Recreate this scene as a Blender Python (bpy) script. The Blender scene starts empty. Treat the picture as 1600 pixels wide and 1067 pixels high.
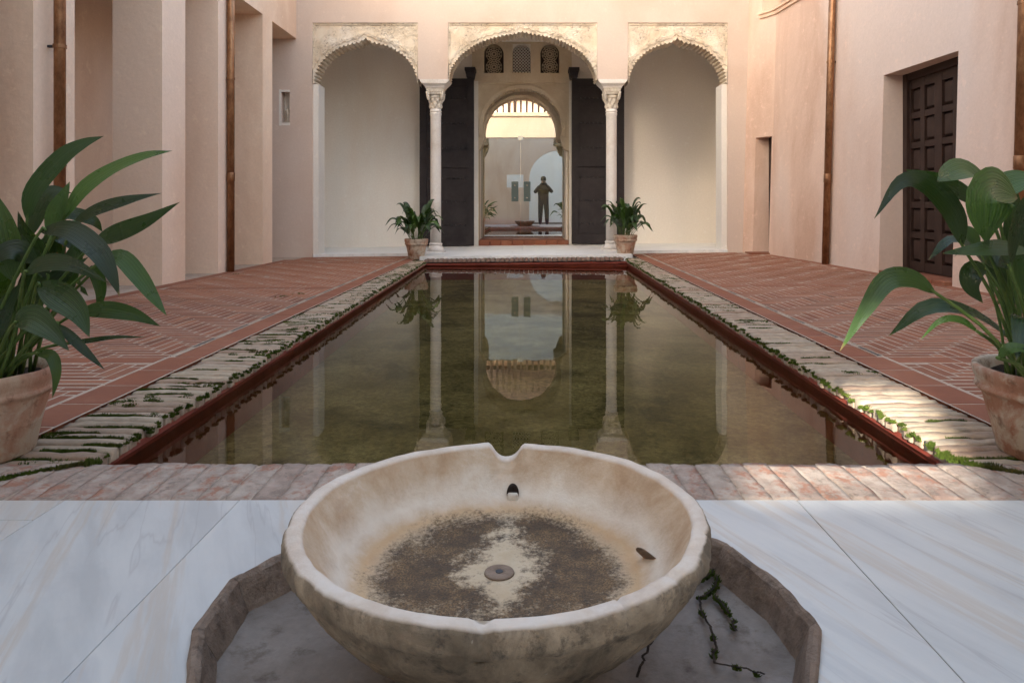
import bpy, math, random
from mathutils import Vector, noise as mn
R = math.radians
rnd = random.Random(7)
scene = bpy.context.scene
COL = scene.collection
# ------------------------------------------------------------------ camera, world, sun, exposure
H, F = 0.70, 1120.0                       # eye height (m), focal length in photo pixels (1600 wide)
cam = bpy.data.cameras.new('camera'); camo = bpy.data.objects.new('camera', cam); COL.objects.link(camo)
camo.location = (0, 0, H); camo.rotation_euler = (R(90), 0, 0)
cam.sensor_width = 36; cam.lens = 36 * F / 1600
cam.shift_x = -22 / 1600; cam.shift_y = -211.5 / 1600
cam.clip_start = 0.02; cam.clip_end = 500
scene.camera = camo
SUN_EL = 22.0
SUN_H = Vector((0.35, 0.937, 0))          # the way the sunlight travels, seen from above
w = bpy.data.worlds.new('World'); scene.world = w; w.use_nodes = True
nt = w.node_tree; bg = nt.nodes['Background']
sky = nt.nodes.new('ShaderNodeTexSky'); sky.sky_type = 'NISHITA'; sky.sun_disc = False
sky.sun_elevation = R(SUN_EL); sky.sun_rotation = math.atan2(-SUN_H.x, -SUN_H.y)
sky.air_density = 0.7; sky.dust_density = 4.0; sky.ozone_density = 0.0
wb = nt.nodes.new('ShaderNodeMix'); wb.data_type = 'RGBA'; wb.blend_type = 'MULTIPLY'; wb.inputs[0].default_value = 1; wb.inputs[7].default_value = (1.07, 1.0, 0.87, 1)   # white balance
nt.links.new(sky.outputs[0], wb.inputs[6]); nt.links.new(wb.outputs[2], bg.inputs[0]); bg.inputs[1].default_value = 0.15
sl = bpy.data.lights.new('sun', 'SUN'); so = bpy.data.objects.new('sun', sl); COL.objects.link(so)
sl.energy = 2.0; sl.angle = R(1.8); sl.color = (1.0, 0.94, 0.85)
sd = Vector((SUN_H.x, SUN_H.y, -math.tan(R(SUN_EL))))
so.rotation_euler = sd.to_track_quat('-Z', 'Y').to_euler(); so.location = (-3, -8, 12)
scene.view_settings.view_transform = 'Standard'; scene.view_settings.look = 'None'
scene.view_settings.gamma = 1; scene.view_settings.exposure = 2.85
try: scene.view_settings.use_curve_mapping = False
except Exception: pass
scene.cycles.max_bounces = 10; scene.cycles.diffuse_bounces = 5; scene.cycles.transparent_max_bounces = 12

def at(px, py, Y):                        # photo pixel at a known distance -> point in the courtyard
    return Vector(((px - 822) * Y / F, Y, H - (py - 322) * Y / F))
def fz(x, y):                             # the old paving tilts a little towards the far end
    return 0.0125 * x * min(max((y - 3) / 8, 0), 1)

# ------------------------------------------------------------------ materials
def hexv(c): return (c[0], c[1], c[2], 1)
class NM:
    def __init__(s, name):
        s.m = bpy.data.materials.new(name); s.m.use_nodes = True; s.t = s.m.node_tree; s.n = s.t.nodes; s.l = s.t.links
        s.b = s.n['Principled BSDF']; s.out = s.n['Material Output']
    def new(s, ty, **k):
        nd = s.n.new('ShaderNode' + ty)
        for a, v in k.items(): setattr(nd, a, v)
        return nd
    def link(s, a, b): s.l.new(a, b)
    def coord(s, kind='Object', scale=(1, 1, 1), rot=(0, 0, 0), rand=False, vt='POINT'):
        tc = s.new('TexCoord'); mp = s.new('Mapping', vector_type=vt); mp.inputs['Scale'].default_value = scale; mp.inputs['Rotation'].default_value = rot
        s.link(tc.outputs[kind], mp.inputs[0])
        if rand:
            oi = s.new('ObjectInfo'); vm = s.new('VectorMath', operation='SCALE'); vm.inputs[0].default_value = (37, 53, 71)
            s.link(oi.outputs['Random'], vm.inputs['Scale']); s.link(vm.outputs[0], mp.inputs['Location'])
        return mp.outputs[0]
    def noise(s, v, scale, detail=6, rough=0.6, dist=0):
        nd = s.new('TexNoise'); nd.inputs['Scale'].default_value = scale; nd.inputs['Detail'].default_value = detail
        nd.inputs['Roughness'].default_value = rough; nd.inputs['Distortion'].default_value = dist
        s.link(v, nd.inputs['Vector']); return nd.outputs[0]
    def ramp(s, f, stops, interp='LINEAR'):
        nd = s.new('ValToRGB'); cr = nd.color_ramp; cr.interpolation = interp
        while len(cr.elements) < len(stops): cr.elements.new(0.5)
        for e, (p, c) in zip(cr.elements, stops):
            e.position = p; e.color = hexv(c) if not isinstance(c, (int, float)) else (c, c, c, 1)
        s.link(f, nd.inputs[0]); return nd.outputs[0]
    def mix(s, fac, a, b, mode='MIX'):
        nd = s.new('Mix', data_type='RGBA', blend_type=mode)
        for i, v in ((0, fac), (6, a), (7, b)):
            if isinstance(v, (int, float)): nd.inputs[i].default_value = v
            elif isinstance(v, tuple): nd.inputs[i].default_value = hexv(v)
            else: s.link(v, nd.inputs[i])
        return nd.outputs[2]
    def math(s, op, a, b=None, c=None, clamp=False):
        nd = s.new('Math', operation=op); nd.use_clamp = clamp
        for i, v in enumerate((a, b, c)):
            if v is None: continue
            if isinstance(v, (int, float)): nd.inputs[i].default_value = v
            else: s.link(v, nd.inputs[i])
        return nd.outputs[0]
    def sstep(s, v, lo, hi):
        nd = s.new('MapRange', interpolation_type='SMOOTHSTEP'); nd.inputs[1].default_value = lo; nd.inputs[2].default_value = hi
        s.link(v, nd.inputs[0]); return nd.outputs[0]
    def bump(s, h, strength, dist=0.01, prev=None):
        nd = s.new('Bump'); nd.inputs['Strength'].default_value = strength; nd.inputs['Distance'].default_value = dist
        s.link(h, nd.inputs['Height'])
        if prev is not None: s.link(prev, nd.inputs['Normal'])
        return nd.outputs[0]
    def fin(s, col=None, rough=0.8, normal=None, spec=0.3, metal=0):
        if col is not None:
            if isinstance(col, tuple): s.b.inputs['Base Color'].default_value = hexv(col)
            else: s.link(col, s.b.inputs['Base Color'])
        if isinstance(rough, (int, float)): s.b.inputs['Roughness'].default_value = rough
        else: s.link(rough, s.b.inputs['Roughness'])
        if normal is not None: s.link(normal, s.b.inputs['Normal'])
        s.b.inputs['Specular IOR Level'].default_value = spec; s.b.inputs['Metallic'].default_value = metal
        return s.m

def plaster(name, a, b, c=None, big=0.7, streak=(1, 1, 0.35), bump=0.25, rough=0.9):
    q = NM(name); v = q.coord('Object', streak); v2 = q.coord('Object')
    f = q.noise(v, big * 1.6, 8, 0.62, 0.4)
    col = q.ramp(f, [(0.38, a), (0.50, tuple((x + y) / 2 for x, y in zip(a, b))), (0.62, b)])
    f3 = q.noise(v, 0.55, 4, 0.5)
    if c: col = q.mix(q.ramp(f3, [(0.46, 0.0), (0.58, 0.9)]), col, c)
    f2 = q.noise(v2, 38, 4, 0.7)
    col = q.mix(0.22, col, q.ramp(f2, [(0.3, 0.62), (0.7, 1.0)]), 'MULTIPLY')
    sp = q.noise(v2, 9, 6, 0.75)
    col = q.mix(q.ramp(sp, [(0.58, 0.0), (0.68, 0.35)]), col, tuple(min(1, x * 1.25) for x in b))
    n1 = q.bump(q.noise(v2, 5, 8, 0.65), bump, 0.03); n2 = q.bump(f2, bump * 0.5, 0.004, n1)
    return q.fin(col, rough, n2, 0.2)
MT = {}
MT['wall_left'] = plaster('pink_plaster', (0.734, 0.522, 0.373), (0.860, 0.672, 0.509), (0.853, 0.672, 0.530))
MT['wall_right'] = plaster('rose_plaster', (0.609, 0.417, 0.307), (0.746, 0.555, 0.435), (0.735, 0.597, 0.502), big=0.9)
MT['wall_arcade'] = plaster('pale_pink_plaster', (0.602, 0.468, 0.378), (0.654, 0.533, 0.445), (0.636, 0.526, 0.445), streak=(1, 1, 0.8), bump=0.15)
MT['cream'] = plaster('cream_plaster', (0.822, 0.762, 0.677), (0.860, 0.838, 0.770), (0.855, 0.795, 0.712), bump=0.14)
MT['ochre'] = plaster('ochre_plaster', (0.60, 0.49, 0.34), (0.68, 0.59, 0.44), (0.52, 0.43, 0.31), big=2.0, streak=(1, 1, 1))
MT['patio'] = plaster('tan_patio_plaster', (0.315, 0.282, 0.234), (0.348, 0.316, 0.266), bump=0.1)
MT['white'] = plaster('white_limewash', (0.74, 0.70, 0.63), (0.80, 0.77, 0.70), bump=0.12)
MT['dark_room'] = plaster('unlit_room_plaster', (0.10, 0.085, 0.07), (0.13, 0.11, 0.09))  # the unlit room behind the lattices, its shade put into the plaster colour

def stucco():
    q = NM('carved_stucco'); v = q.coord('Object')
    vo = q.new('TexVoronoi', feature='SMOOTH_F1'); vo.inputs['Scale'].default_value = 26; q.link(v, vo.inputs['Vector'])
    wv = q.new('TexWave', wave_type='RINGS'); wv.inputs['Scale'].default_value = 9; wv.inputs['Distortion'].default_value = 14; wv.inputs['Detail'].default_value = 3; wv.inputs['Detail Scale'].default_value = 3.5
    q.link(v, wv.inputs['Vector'])
    pat = q.math('MULTIPLY', vo.outputs[0], q.math('ADD', 0.35, q.math('MULTIPLY', wv.outputs[1], 0.65)))
    keep = q.ramp(q.noise(v, 3.2, 4, 0.6), [(0.40, 0.0), (0.55, 1.0)])
    col = q.ramp(q.noise(v, 2.5, 7, 0.65), [(0.3, (0.60, 0.48, 0.34)), (0.5, (0.72, 0.62, 0.48)), (0.7, (0.80, 0.74, 0.64))])
    hollow_tone = q.math('MULTIPLY', keep, q.ramp(pat, [(0.05, 0.85), (0.20, 0.0)]))  # low parts of the relief pattern get a darker colour
    col = q.mix(hollow_tone, col, (0.30, 0.235, 0.17))
    n = q.bump(q.math('MULTIPLY', pat, keep), 0.9, 0.02); n = q.bump(q.noise(v, 60, 4), 0.3, 0.004, n)
    return q.fin(col, 0.9, n, 0.2)
MT['stucco'] = stucco()
def stone(name, a, b, c, scale=6, rough=0.7, bump=0.4, bd=0.006, dark=None, rand=True):
    q = NM(name); v = q.coord('Object', rand=rand)
    col = q.ramp(q.noise(v, scale, 8, 0.65, 0.3), [(0.32, a), (0.5, b), (0.68, c)])
    if dark: col = q.mix(q.ramp(q.noise(v, scale * 3.1, 6, 0.7), [(0.54, 0.0), (0.68, 0.8)]), col, dark)
    f2 = q.noise(v, scale * 14, 5, 0.7)
    col = q.mix(0.3, col, q.ramp(f2, [(0.3, 0.55), (0.65, 1.0)]), 'MULTIPLY')
    n = q.bump(q.noise(v, scale * 5, 8, 0.7), bump, bd); n = q.bump(f2, bump * 0.5, bd * 0.4, n)
    return q.fin(col, rough, n, 0.25)
MT['column'] = stone('column_marble', (0.62, 0.57, 0.50), (0.74, 0.70, 0.64), (0.78, 0.75, 0.70), 3, 0.5, 0.12)
MT['capital'] = stone('carved_marble', (0.48, 0.42, 0.33), (0.66, 0.60, 0.50), (0.74, 0.70, 0.62), 8, 0.7, 0.3, dark=(0.33, 0.27, 0.20))
MT['kerb'] = stone('kerb_stone', (0.151, 0.106, 0.074), (0.261, 0.188, 0.137), (0.361, 0.275, 0.208), 9, 0.8, 0.9, 0.012, dark=(0.110, 0.078, 0.059))
MT['pan'] = stone('basin_floor_stone', (0.129, 0.097, 0.074), (0.213, 0.177, 0.146), (0.271, 0.239, 0.207), 5, 0.55, 0.5, 0.006, dark=(0.097, 0.066, 0.044))
MT['soil'] = stone('soil', (0.03, 0.02, 0.014), (0.05, 0.035, 0.025), (0.09, 0.065, 0.045), 30, 0.95, 1.0, 0.02)
MT['mortar'] = stone('lime_mortar', (0.360, 0.272, 0.205), (0.432, 0.347, 0.269), (0.475, 0.394, 0.314), 7, 0.9, 0.4, 0.004, dark=(0.302, 0.190, 0.134), rand=False)
MT['joint'] = stone('dirty_joint', (0.07, 0.055, 0.035), (0.13, 0.105, 0.075), (0.22, 0.19, 0.15), 14, 0.95, 0.8, 0.008)
MT['dark_wood'] = stone('dark_wood', (0.023, 0.018, 0.019), (0.030, 0.025, 0.026), (0.041, 0.034, 0.034), 7, 0.6, 0.3, 0.003)
MT['brown_wood'] = stone('brown_wood', (0.032, 0.018, 0.012), (0.044, 0.025, 0.018), (0.060, 0.034, 0.025), 5, 0.55, 0.3, 0.003)

def brick(name, cs, rand=0.25, rough=0.85, grime=None, scale=9, bump=0.5, gthr=(0.56, 0.68)):
    q = NM(name); v = q.coord('Object', rand=True); oi = q.new('ObjectInfo')
    base = q.ramp(oi.outputs['Random'], [(i / max(1, len(cs) - 1), c) for i, c in enumerate(cs)])
    col = q.mix(rand * 2, base, q.ramp(q.noise(v, scale, 7, 0.65), [(0.3, 0.55), (0.7, 1.0)]), 'MULTIPLY')
    if grime:
        for g, sc, am in grime: col = q.mix(q.ramp(q.noise(v, sc, 7, 0.7), [(gthr[0], 0.0), (gthr[1], am)]), col, g)
    n = q.bump(q.noise(v, 42, 7, 0.7), bump, 0.004)
    return q.fin(col, rough, n, 0.3)
MT['brick'] = brick('terracotta_brick', [(0.168, 0.069, 0.039), (0.336, 0.140, 0.076), (0.220, 0.081, 0.043), (0.269, 0.108, 0.060), (0.242, 0.094, 0.054), (0.305, 0.130, 0.073), (0.202, 0.083, 0.049)], 0.2, 0.8, [((0.323, 0.211, 0.136), 5, 0.4)])
MT['tile'] = brick('terracotta_tile', [(0.248, 0.086, 0.044), (0.280, 0.108, 0.058), (0.232, 0.084, 0.046)], 0.2, 0.75, [((0.320, 0.176, 0.112), 4, 0.35)], 4)
MT['coping'] = brick('weathered_coping_brick', [(0.421, 0.331, 0.231), (0.468, 0.385, 0.280), (0.390, 0.289, 0.203), (0.452, 0.377, 0.287), (0.343, 0.235, 0.164), (0.437, 0.350, 0.252)], 0.35, 0.9, [((0.203, 0.169, 0.115), 22, 0.65), ((0.281, 0.146, 0.091), 9, 0.5)], 26, 0.9)
MT['coping_far'] = brick('worn_red_brick', [(0.224, 0.146, 0.106), (0.185, 0.112, 0.084), (0.252, 0.179, 0.134)], 0.3, 0.9, [((0.140, 0.112, 0.078), 5, 0.5)])
MT['coping_near'] = brick('mortared_coping_brick', [(0.424, 0.336, 0.274), (0.449, 0.368, 0.301), (0.390, 0.296, 0.237), (0.441, 0.352, 0.290), (0.382, 0.264, 0.207)], 0.4, 0.92, [((0.305, 0.136, 0.083), 13, 0.8), ((0.187, 0.144, 0.113), 34, 0.75), ((0.492, 0.424, 0.353), 17, 0.6)], 30, 1.0, (0.51, 0.60))
MT['red'] = stone('oxide_red_render', (0.174, 0.034, 0.021), (0.225, 0.046, 0.029), (0.260, 0.068, 0.044), 5, 0.5, 0.3, 0.004, dark=(0.139, 0.034, 0.025), rand=False)
def marble(name, rot, tint, seedscale=1.0, br=1.0):
    q = NM(name); v = q.coord('Object', (1.4, 0.10, 1), (0, 0, rot), True, 'TEXTURE'); v1 = q.coord('Object', (1.3, 0.24, 1), (0, 0, rot + 0.12), True, 'TEXTURE'); v2 = q.coord('Object', rand=True)
    f = q.noise(v, 0.9 * seedscale, 7, 0.6, 0.12); f1 = q.noise(v1, 1.5 * seedscale, 6, 0.6, 0.25)
    col = q.ramp(f1, [(0.36, (0.43, 0.435, 0.42)), (0.46, (0.50, 0.505, 0.485)), (0.56, (0.54, 0.54, 0.51)), (0.66, (0.445, 0.45, 0.44))])
    col = q.mix(q.ramp(f, [(0.52, 0.0), (0.57, 0.6), (0.60, 0.1), (0.68, 0.4)]), col, tint)
    vein = q.math('ABSOLUTE', q.math('SUBTRACT', q.noise(v, 0.6 * seedscale, 5, 0.5, 0.15), 0.5))
    col = q.mix(q.ramp(vein, [(0.0, 0.4), (0.006, 0.0)]), col, (0.32, 0.30, 0.29))
    col = q.mix(q.ramp(q.noise(v2, 7, 6, 0.7), [(0.55, 0.0), (0.75, 0.25)]), col, (0.36, 0.36, 0.36))
    col = q.mix(1.0, col, (br, br, br), 'MULTIPLY')
    rg = q.ramp(q.noise(v2, 4, 5, 0.6), [(0.3, 0.36), (0.7, 0.52)])
    return q.fin(col, rg, q.bump(q.noise(v2, 30, 5), 0.08, 0.003), 0.45)
MT['marble_near'] = marble('veined_marble', 1.95, (0.47, 0.40, 0.32))
MT['marble_far'] = marble('grey_marble', 0.3, (0.56, 0.54, 0.53), 1.5, 1.5)

def pot():
    q = NM('weathered_terracotta'); v = q.coord('Object', rand=True); vs = q.coord('Object', (1, 1, 0.4), rand=True); oi = q.new('ObjectInfo')
    col = q.ramp(q.noise(vs, 7, 8, 0.68), [(0.3, (0.30, 0.130, 0.075)), (0.48, (0.40, 0.22, 0.145)), (0.64, (0.50, 0.37, 0.27))])
    col = q.mix(q.ramp(q.noise(v, 5, 8, 0.7, 0.5), [(0.44, 0.0), (0.54, 0.8)]), col, (0.52, 0.46, 0.36))
    col = q.mix(q.ramp(q.noise(v, 16, 6, 0.7), [(0.54, 0.0), (0.64, 0.65)]), col, (0.16, 0.085, 0.05))
    n = q.bump(q.noise(v, 30, 8, 0.7), 0.5, 0.006)
    return q.fin(col, 0.88, n, 0.2)
MT['pot'] = pot()
def leafm(name, a, b, c):
    q = NM(name); tc = q.new('TexCoord'); sp = q.new('SeparateXYZ'); q.link(tc.outputs['UV'], sp.inputs[0]); oi = q.new('ObjectInfo')
    st = q.math('SINE', q.math('MULTIPLY', sp.outputs[0], 95.0)); st2 = q.math('SINE', q.math('MULTIPLY', sp.outputs[0], 41.0))
    f = q.math('ADD', q.math('MULTIPLY', st, 0.25), q.math('MULTIPLY', st2, 0.25)); f = q.math('ADD', f, 0.5)
    nz = q.noise(q.coord('Object', (1, 1, 1), rand=True), 9, 5, 0.6)
    col = q.mix(q.math('MULTIPLY', f, 1.0), a, b); col = q.mix(q.ramp(nz, [(0.42, 0.0), (0.72, 0.75)]), col, c)
    hs = q.new('HueSaturation'); q.link(col, hs.inputs['Color']); vr = q.math('ADD', q.math('MULTIPLY', oi.outputs['Random'], 0.9), 0.55); q.link(vr, hs.inputs['Value'])
    col = hs.outputs[0]
    # dry leaf tip
    col = q.mix(q.sstep(q.math('ADD', sp.outputs[1], q.math('MULTIPLY', q.math('SUBTRACT', nz, 0.5), 0.10)), 0.95, 1.0), col, (0.16, 0.11, 0.04))
    n = q.bump(f, 0.4, 0.004)
    q.fin(col, q.ramp(nz, [(0.35, 0.22), (0.65, 0.40)]), n, 0.55)
    tr = q.new('BsdfTranslucent'); q.link(q.mix(0.6, col, (0.12, 0.22, 0.02)), tr.inputs[0]); mx = q.new('MixShader'); mx.inputs[0].default_value = 0.24
    q.link(q.b.outputs[0], mx.inputs[1]); q.link(tr.outputs[0], mx.inputs[2]); q.link(mx.outputs[0], q.out.inputs[0])
    return q.m
MT['leaf'] = leafm('aspidistra_leaf', (0.009, 0.024, 0.009), (0.029, 0.063, 0.019), (0.022, 0.050, 0.013))
MT['leaf_light'] = leafm('aspidistra_leaf_fresh', (0.033, 0.078, 0.016), (0.060, 0.125, 0.024), (0.065, 0.136, 0.022))
MT['stalk'] = stone('leaf_stalk', (0.06, 0.11, 0.025), (0.09, 0.15, 0.035), (0.13, 0.18, 0.05), 20, 0.5, 0.1)
def mossm():
    q = NM('moss'); v = q.coord('Object')
    col = q.ramp(q.noise(v, 22, 6, 0.7), [(0.3, (0.028, 0.040, 0.010)), (0.5, (0.065, 0.095, 0.015)), (0.7, (0.13, 0.16, 0.03))])
    col = q.mix(q.ramp(q.noise(v, 5, 4), [(0.52, 0.0), (0.7, 0.8)]), col, (0.11, 0.085, 0.035))
    return q.fin(col, 0.95, None, 0.1)
MT['moss'] = mossm()
def copper():
    q = NM('aged_copper'); v = q.coord('Object', (1, 1, 0.5))
    col = q.ramp(q.noise(v, 14, 7, 0.7), [(0.3, (0.14, 0.062, 0.030)), (0.5, (0.27, 0.135, 0.065)), (0.72, (0.42, 0.24, 0.125))])
    return q.fin(col, q.ramp(q.noise(v, 9, 5), [(0.3, 0.30), (0.7, 0.55)]), q.bump(q.noise(v, 40, 5), 0.15, 0.004), 0.5, 0.75)
MT['copper'] = copper()
q = NM('steel'); MT['steel'] = q.fin((0.75, 0.72, 0.62), 0.25, None, 0.5, 1.0)
q = NM('dark_metal'); MT['iron'] = q.fin((0.045, 0.045, 0.05), 0.5, None, 0.5, 0.6)
q = NM('teal_patch_fitting'); MT['fitting'] = q.fin((0.17, 0.22, 0.20), 0.3, None, 0.5, 0.2)
q = NM('cloth_dark'); MT['cloth'] = q.fin((0.030, 0.030, 0.036), 0.9)
q = NM('cloth_grey'); MT['cloth2'] = q.fin((0.06, 0.06, 0.065), 0.9)
q = NM('skin'); MT['skin'] = q.fin((0.42, 0.25, 0.18), 0.6)
q = NM('hair'); MT['hair'] = q.fin((0.03, 0.022, 0.016), 0.6)

def waterm():
    q = NM('pool_water'); v = q.coord('Object')
    n = q.bump(q.noise(v, 1.7, 3, 0.5), 0.035, 0.02); n = q.bump(q.noise(v, 9, 2, 0.5), 0.012, 0.01, n)
    fr = q.new('Fresnel'); fr.inputs[0].default_value = 1.33; q.link(n, fr.inputs['Normal'])
    tr = q.new('BsdfTransparent'); tr.inputs[0].default_value = (0.88, 0.85, 0.68, 1)
    gl = q.new('BsdfGlossy'); gl.inputs['Roughness'].default_value = 0.0; q.link(n, gl.inputs['Normal'])
    mx = q.new('MixShader'); q.link(fr.outputs[0], mx.inputs[0]); q.link(tr.outputs[0], mx.inputs[1]); q.link(gl.outputs[0], mx.inputs[2])
    q.link(mx.outputs[0], q.out.inputs[0]); return q.m
MT['water'] = waterm()
def poolfloor():
    q = NM('algae_pool_floor'); v = q.coord('Object'); v2 = q.coord('Object', (1.2, 1.0, 1))
    col = q.ramp(q.noise(v, 2.4, 8, 0.7), [(0.36, (0.115, 0.092, 0.036)), (0.50, (0.20, 0.162, 0.075)), (0.64, (0.29, 0.24, 0.125))])
    col = q.mix(q.ramp(q.noise(v2, 1.6, 7, 0.75, 0.4), [(0.50, 0.0), (0.62, 0.85)]), col, (0.060, 0.052, 0.022))
    f = q.noise(v, 48, 4, 0.75)
    col = q.mix(0.85, col, q.ramp(f, [(0.36, 0.30), (0.62, 1.0)]), 'MULTIPLY')
    return q.fin(col, 0.95, q.bump(f, 0.6, 0.01), 0.1)
MT['pool_floor'] = poolfloor()
def glassm():
    q = NM('door_glass'); tr = q.new('BsdfTransparent'); tr.inputs[0].default_value = (0.40, 0.40, 0.34, 1)
    gl = q.new('BsdfGlossy'); gl.inputs['Roughness'].default_value = 0.0; gl.inputs[0].default_value = (0.95, 0.97, 0.95, 1)
    mx = q.new('MixShader'); mx.inputs[0].default_value = 0.52
    q.link(tr.outputs[0], mx.inputs[1]); q.link(gl.outputs[0], mx.inputs[2]); q.link(mx.outputs[0], q.out.inputs[0]); return q.m
MT['glass'] = glassm()
def bowlm():
    q = NM('old_bowl_marble'); tc = q.new('TexCoord'); v = tc.outputs['Object']; sp = q.new('SeparateXYZ'); q.link(v, sp.inputs[0])
    x, y, z = sp.outputs
    r = q.math('SQRT', q.math('ADD', q.math('MULTIPLY', x, x), q.math('MULTIPLY', y, y)))
    big = q.noise(v, 6, 8, 0.68, 0.3); mid = q.noise(v, 17, 7, 0.72); fine = q.noise(v, 150, 4, 0.75); grain = q.noise(v, 330, 2, 0.6)
    # interior wall: warm ochre cast with paler water-washed patches
    wall = q.ramp(big, [(0.36, (0.40, 0.265, 0.155)), (0.46, (0.48, 0.345, 0.22)), (0.56, (0.56, 0.44, 0.31)), (0.66, (0.65, 0.57, 0.46))])
    wall = q.mix(q.ramp(mid, [(0.55, 0.0), (0.72, 0.5)]), wall, (0.42, 0.30, 0.21))
    ring = q.math('ABSOLUTE', q.math('SUBTRACT', q.math('ADD', r, q.math('MULTIPLY', q.math('SUBTRACT', big, 0.5), 0.05)), 0.225))
    wall = q.mix(q.math('MULTIPLY', q.ramp(ring, [(0.0, 0.85), (0.03, 0.0)]), 0.8), wall, (0.52, 0.33, 0.16))
    pale = q.math('ABSOLUTE', q.math('SUBTRACT', q.math('ADD', r, q.math('MULTIPLY', q.math('SUBTRACT', mid, 0.5), 0.05)), 0.262))
    wall = q.mix(q.ramp(pale, [(0.0, 0.65), (0.03, 0.0)]), wall, (0.74, 0.68, 0.58))
    # dark deposit on the bowl floor, washed clean around and behind the drain
    wob = q.math('MULTIPLY', q.math('SUBTRACT', mid, 0.5), 0.16)
    disc = q.sstep(q.math('ADD', r, wob), 0.250, 0.165)
    ax = q.math('ABSOLUTE', q.math('SUBTRACT', x, 0.008))
    up = q.math('SUBTRACT', 0.074, q.math('MULTIPLY', q.math('MAXIMUM', y, 0.0), 0.40))
    dn = q.math('MULTIPLY', q.math('MINIMUM', y, 0.0), 0.95)
    hw = q.math('ADD', q.math('ADD', up, dn), q.math('MULTIPLY', q.math('SUBTRACT', q.noise(v, 11, 6, 0.65), 0.52), 0.13))
    clean = q.sstep(q.math('ADD', q.math('SUBTRACT', ax, hw), q.math('MULTIPLY', wob, 0.5)), 0.055, -0.045)
    dep = q.math('MULTIPLY', disc, q.math('SUBTRACT', 1.0, clean))
    hz = q.math('ADD', q.math('MULTIPLY', big, 1.25), q.math('MULTIPLY', mid, 1.15)); hz = q.math('ADD', hz, q.math('MULTIPLY', fine, 1.0))
    hz = q.math('ADD', hz, q.math('MULTIPLY', dep, 0.62))
    hz = q.math('SUBTRACT', hz, q.math('MULTIPLY', q.sstep(y, -0.02, -0.12), 0.10))
    mask = q.sstep(hz, 1.72, 2.22)
    mask = q.math('MULTIPLY', mask, q.sstep(dep, 0.02, 0.22))
    floorc = q.mix(q.math('MULTIPLY', disc, 0.7), wall, q.ramp(mid, [(0.3, (0.46, 0.36, 0.22)), (0.65, (0.62, 0.53, 0.38))]))
    dk = q.mix(q.ramp(q.noise(v, 21, 6, 0.7), [(0.42, 0.0), (0.60, 0.85)]), q.ramp(grain, [(0.38, (0.012, 0.006, 0.002)), (0.60, (0.060, 0.029, 0.010))]), q.ramp(grain, [(0.38, (0.05, 0.026, 0.009)), (0.60, (0.20, 0.115, 0.045))]))
    inn = q.mix(q.math('MULTIPLY', mask, 0.93), floorc, dk)
    # outside: mottled brown, darker than the inside
    outc = q.ramp(q.noise(v, 8, 8, 0.7, 0.4), [(0.37, (0.14, 0.112, 0.078)), (0.5, (0.26, 0.205, 0.14)), (0.63, (0.42, 0.335, 0.23))])
    outc = q.mix(q.ramp(q.noise(v, 26, 7, 0.75), [(0.52, 0.0), (0.66, 0.8)]), outc, (0.06, 0.053, 0.043))
    outc = q.mix(q.ramp(q.noise(v, 45, 5, 0.7), [(0.64, 0.0), (0.72, 0.7)]), outc, (0.40, 0.36, 0.29))
    at_ = q.new('Attribute'); at_.attribute_name = 'outside'
    col = q.mix(at_.outputs['Fac'], inn, outc)
    rimc = q.new('Attribute'); rimc.attribute_name = 'rim'
    col = q.mix(q.math('MULTIPLY', rimc.outputs['Fac'], q.ramp(mid, [(0.3, 0.95), (0.62, 0.45)])), col, (0.70, 0.64, 0.565))
    n = q.bump(q.noise(v, 40, 8, 0.7), 0.35, 0.006); n = q.bump(fine, 0.35, 0.003, n)
    return q.fin(col, 0.72, n, 0.3)
MT['bowl'] = bowlm()

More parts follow.
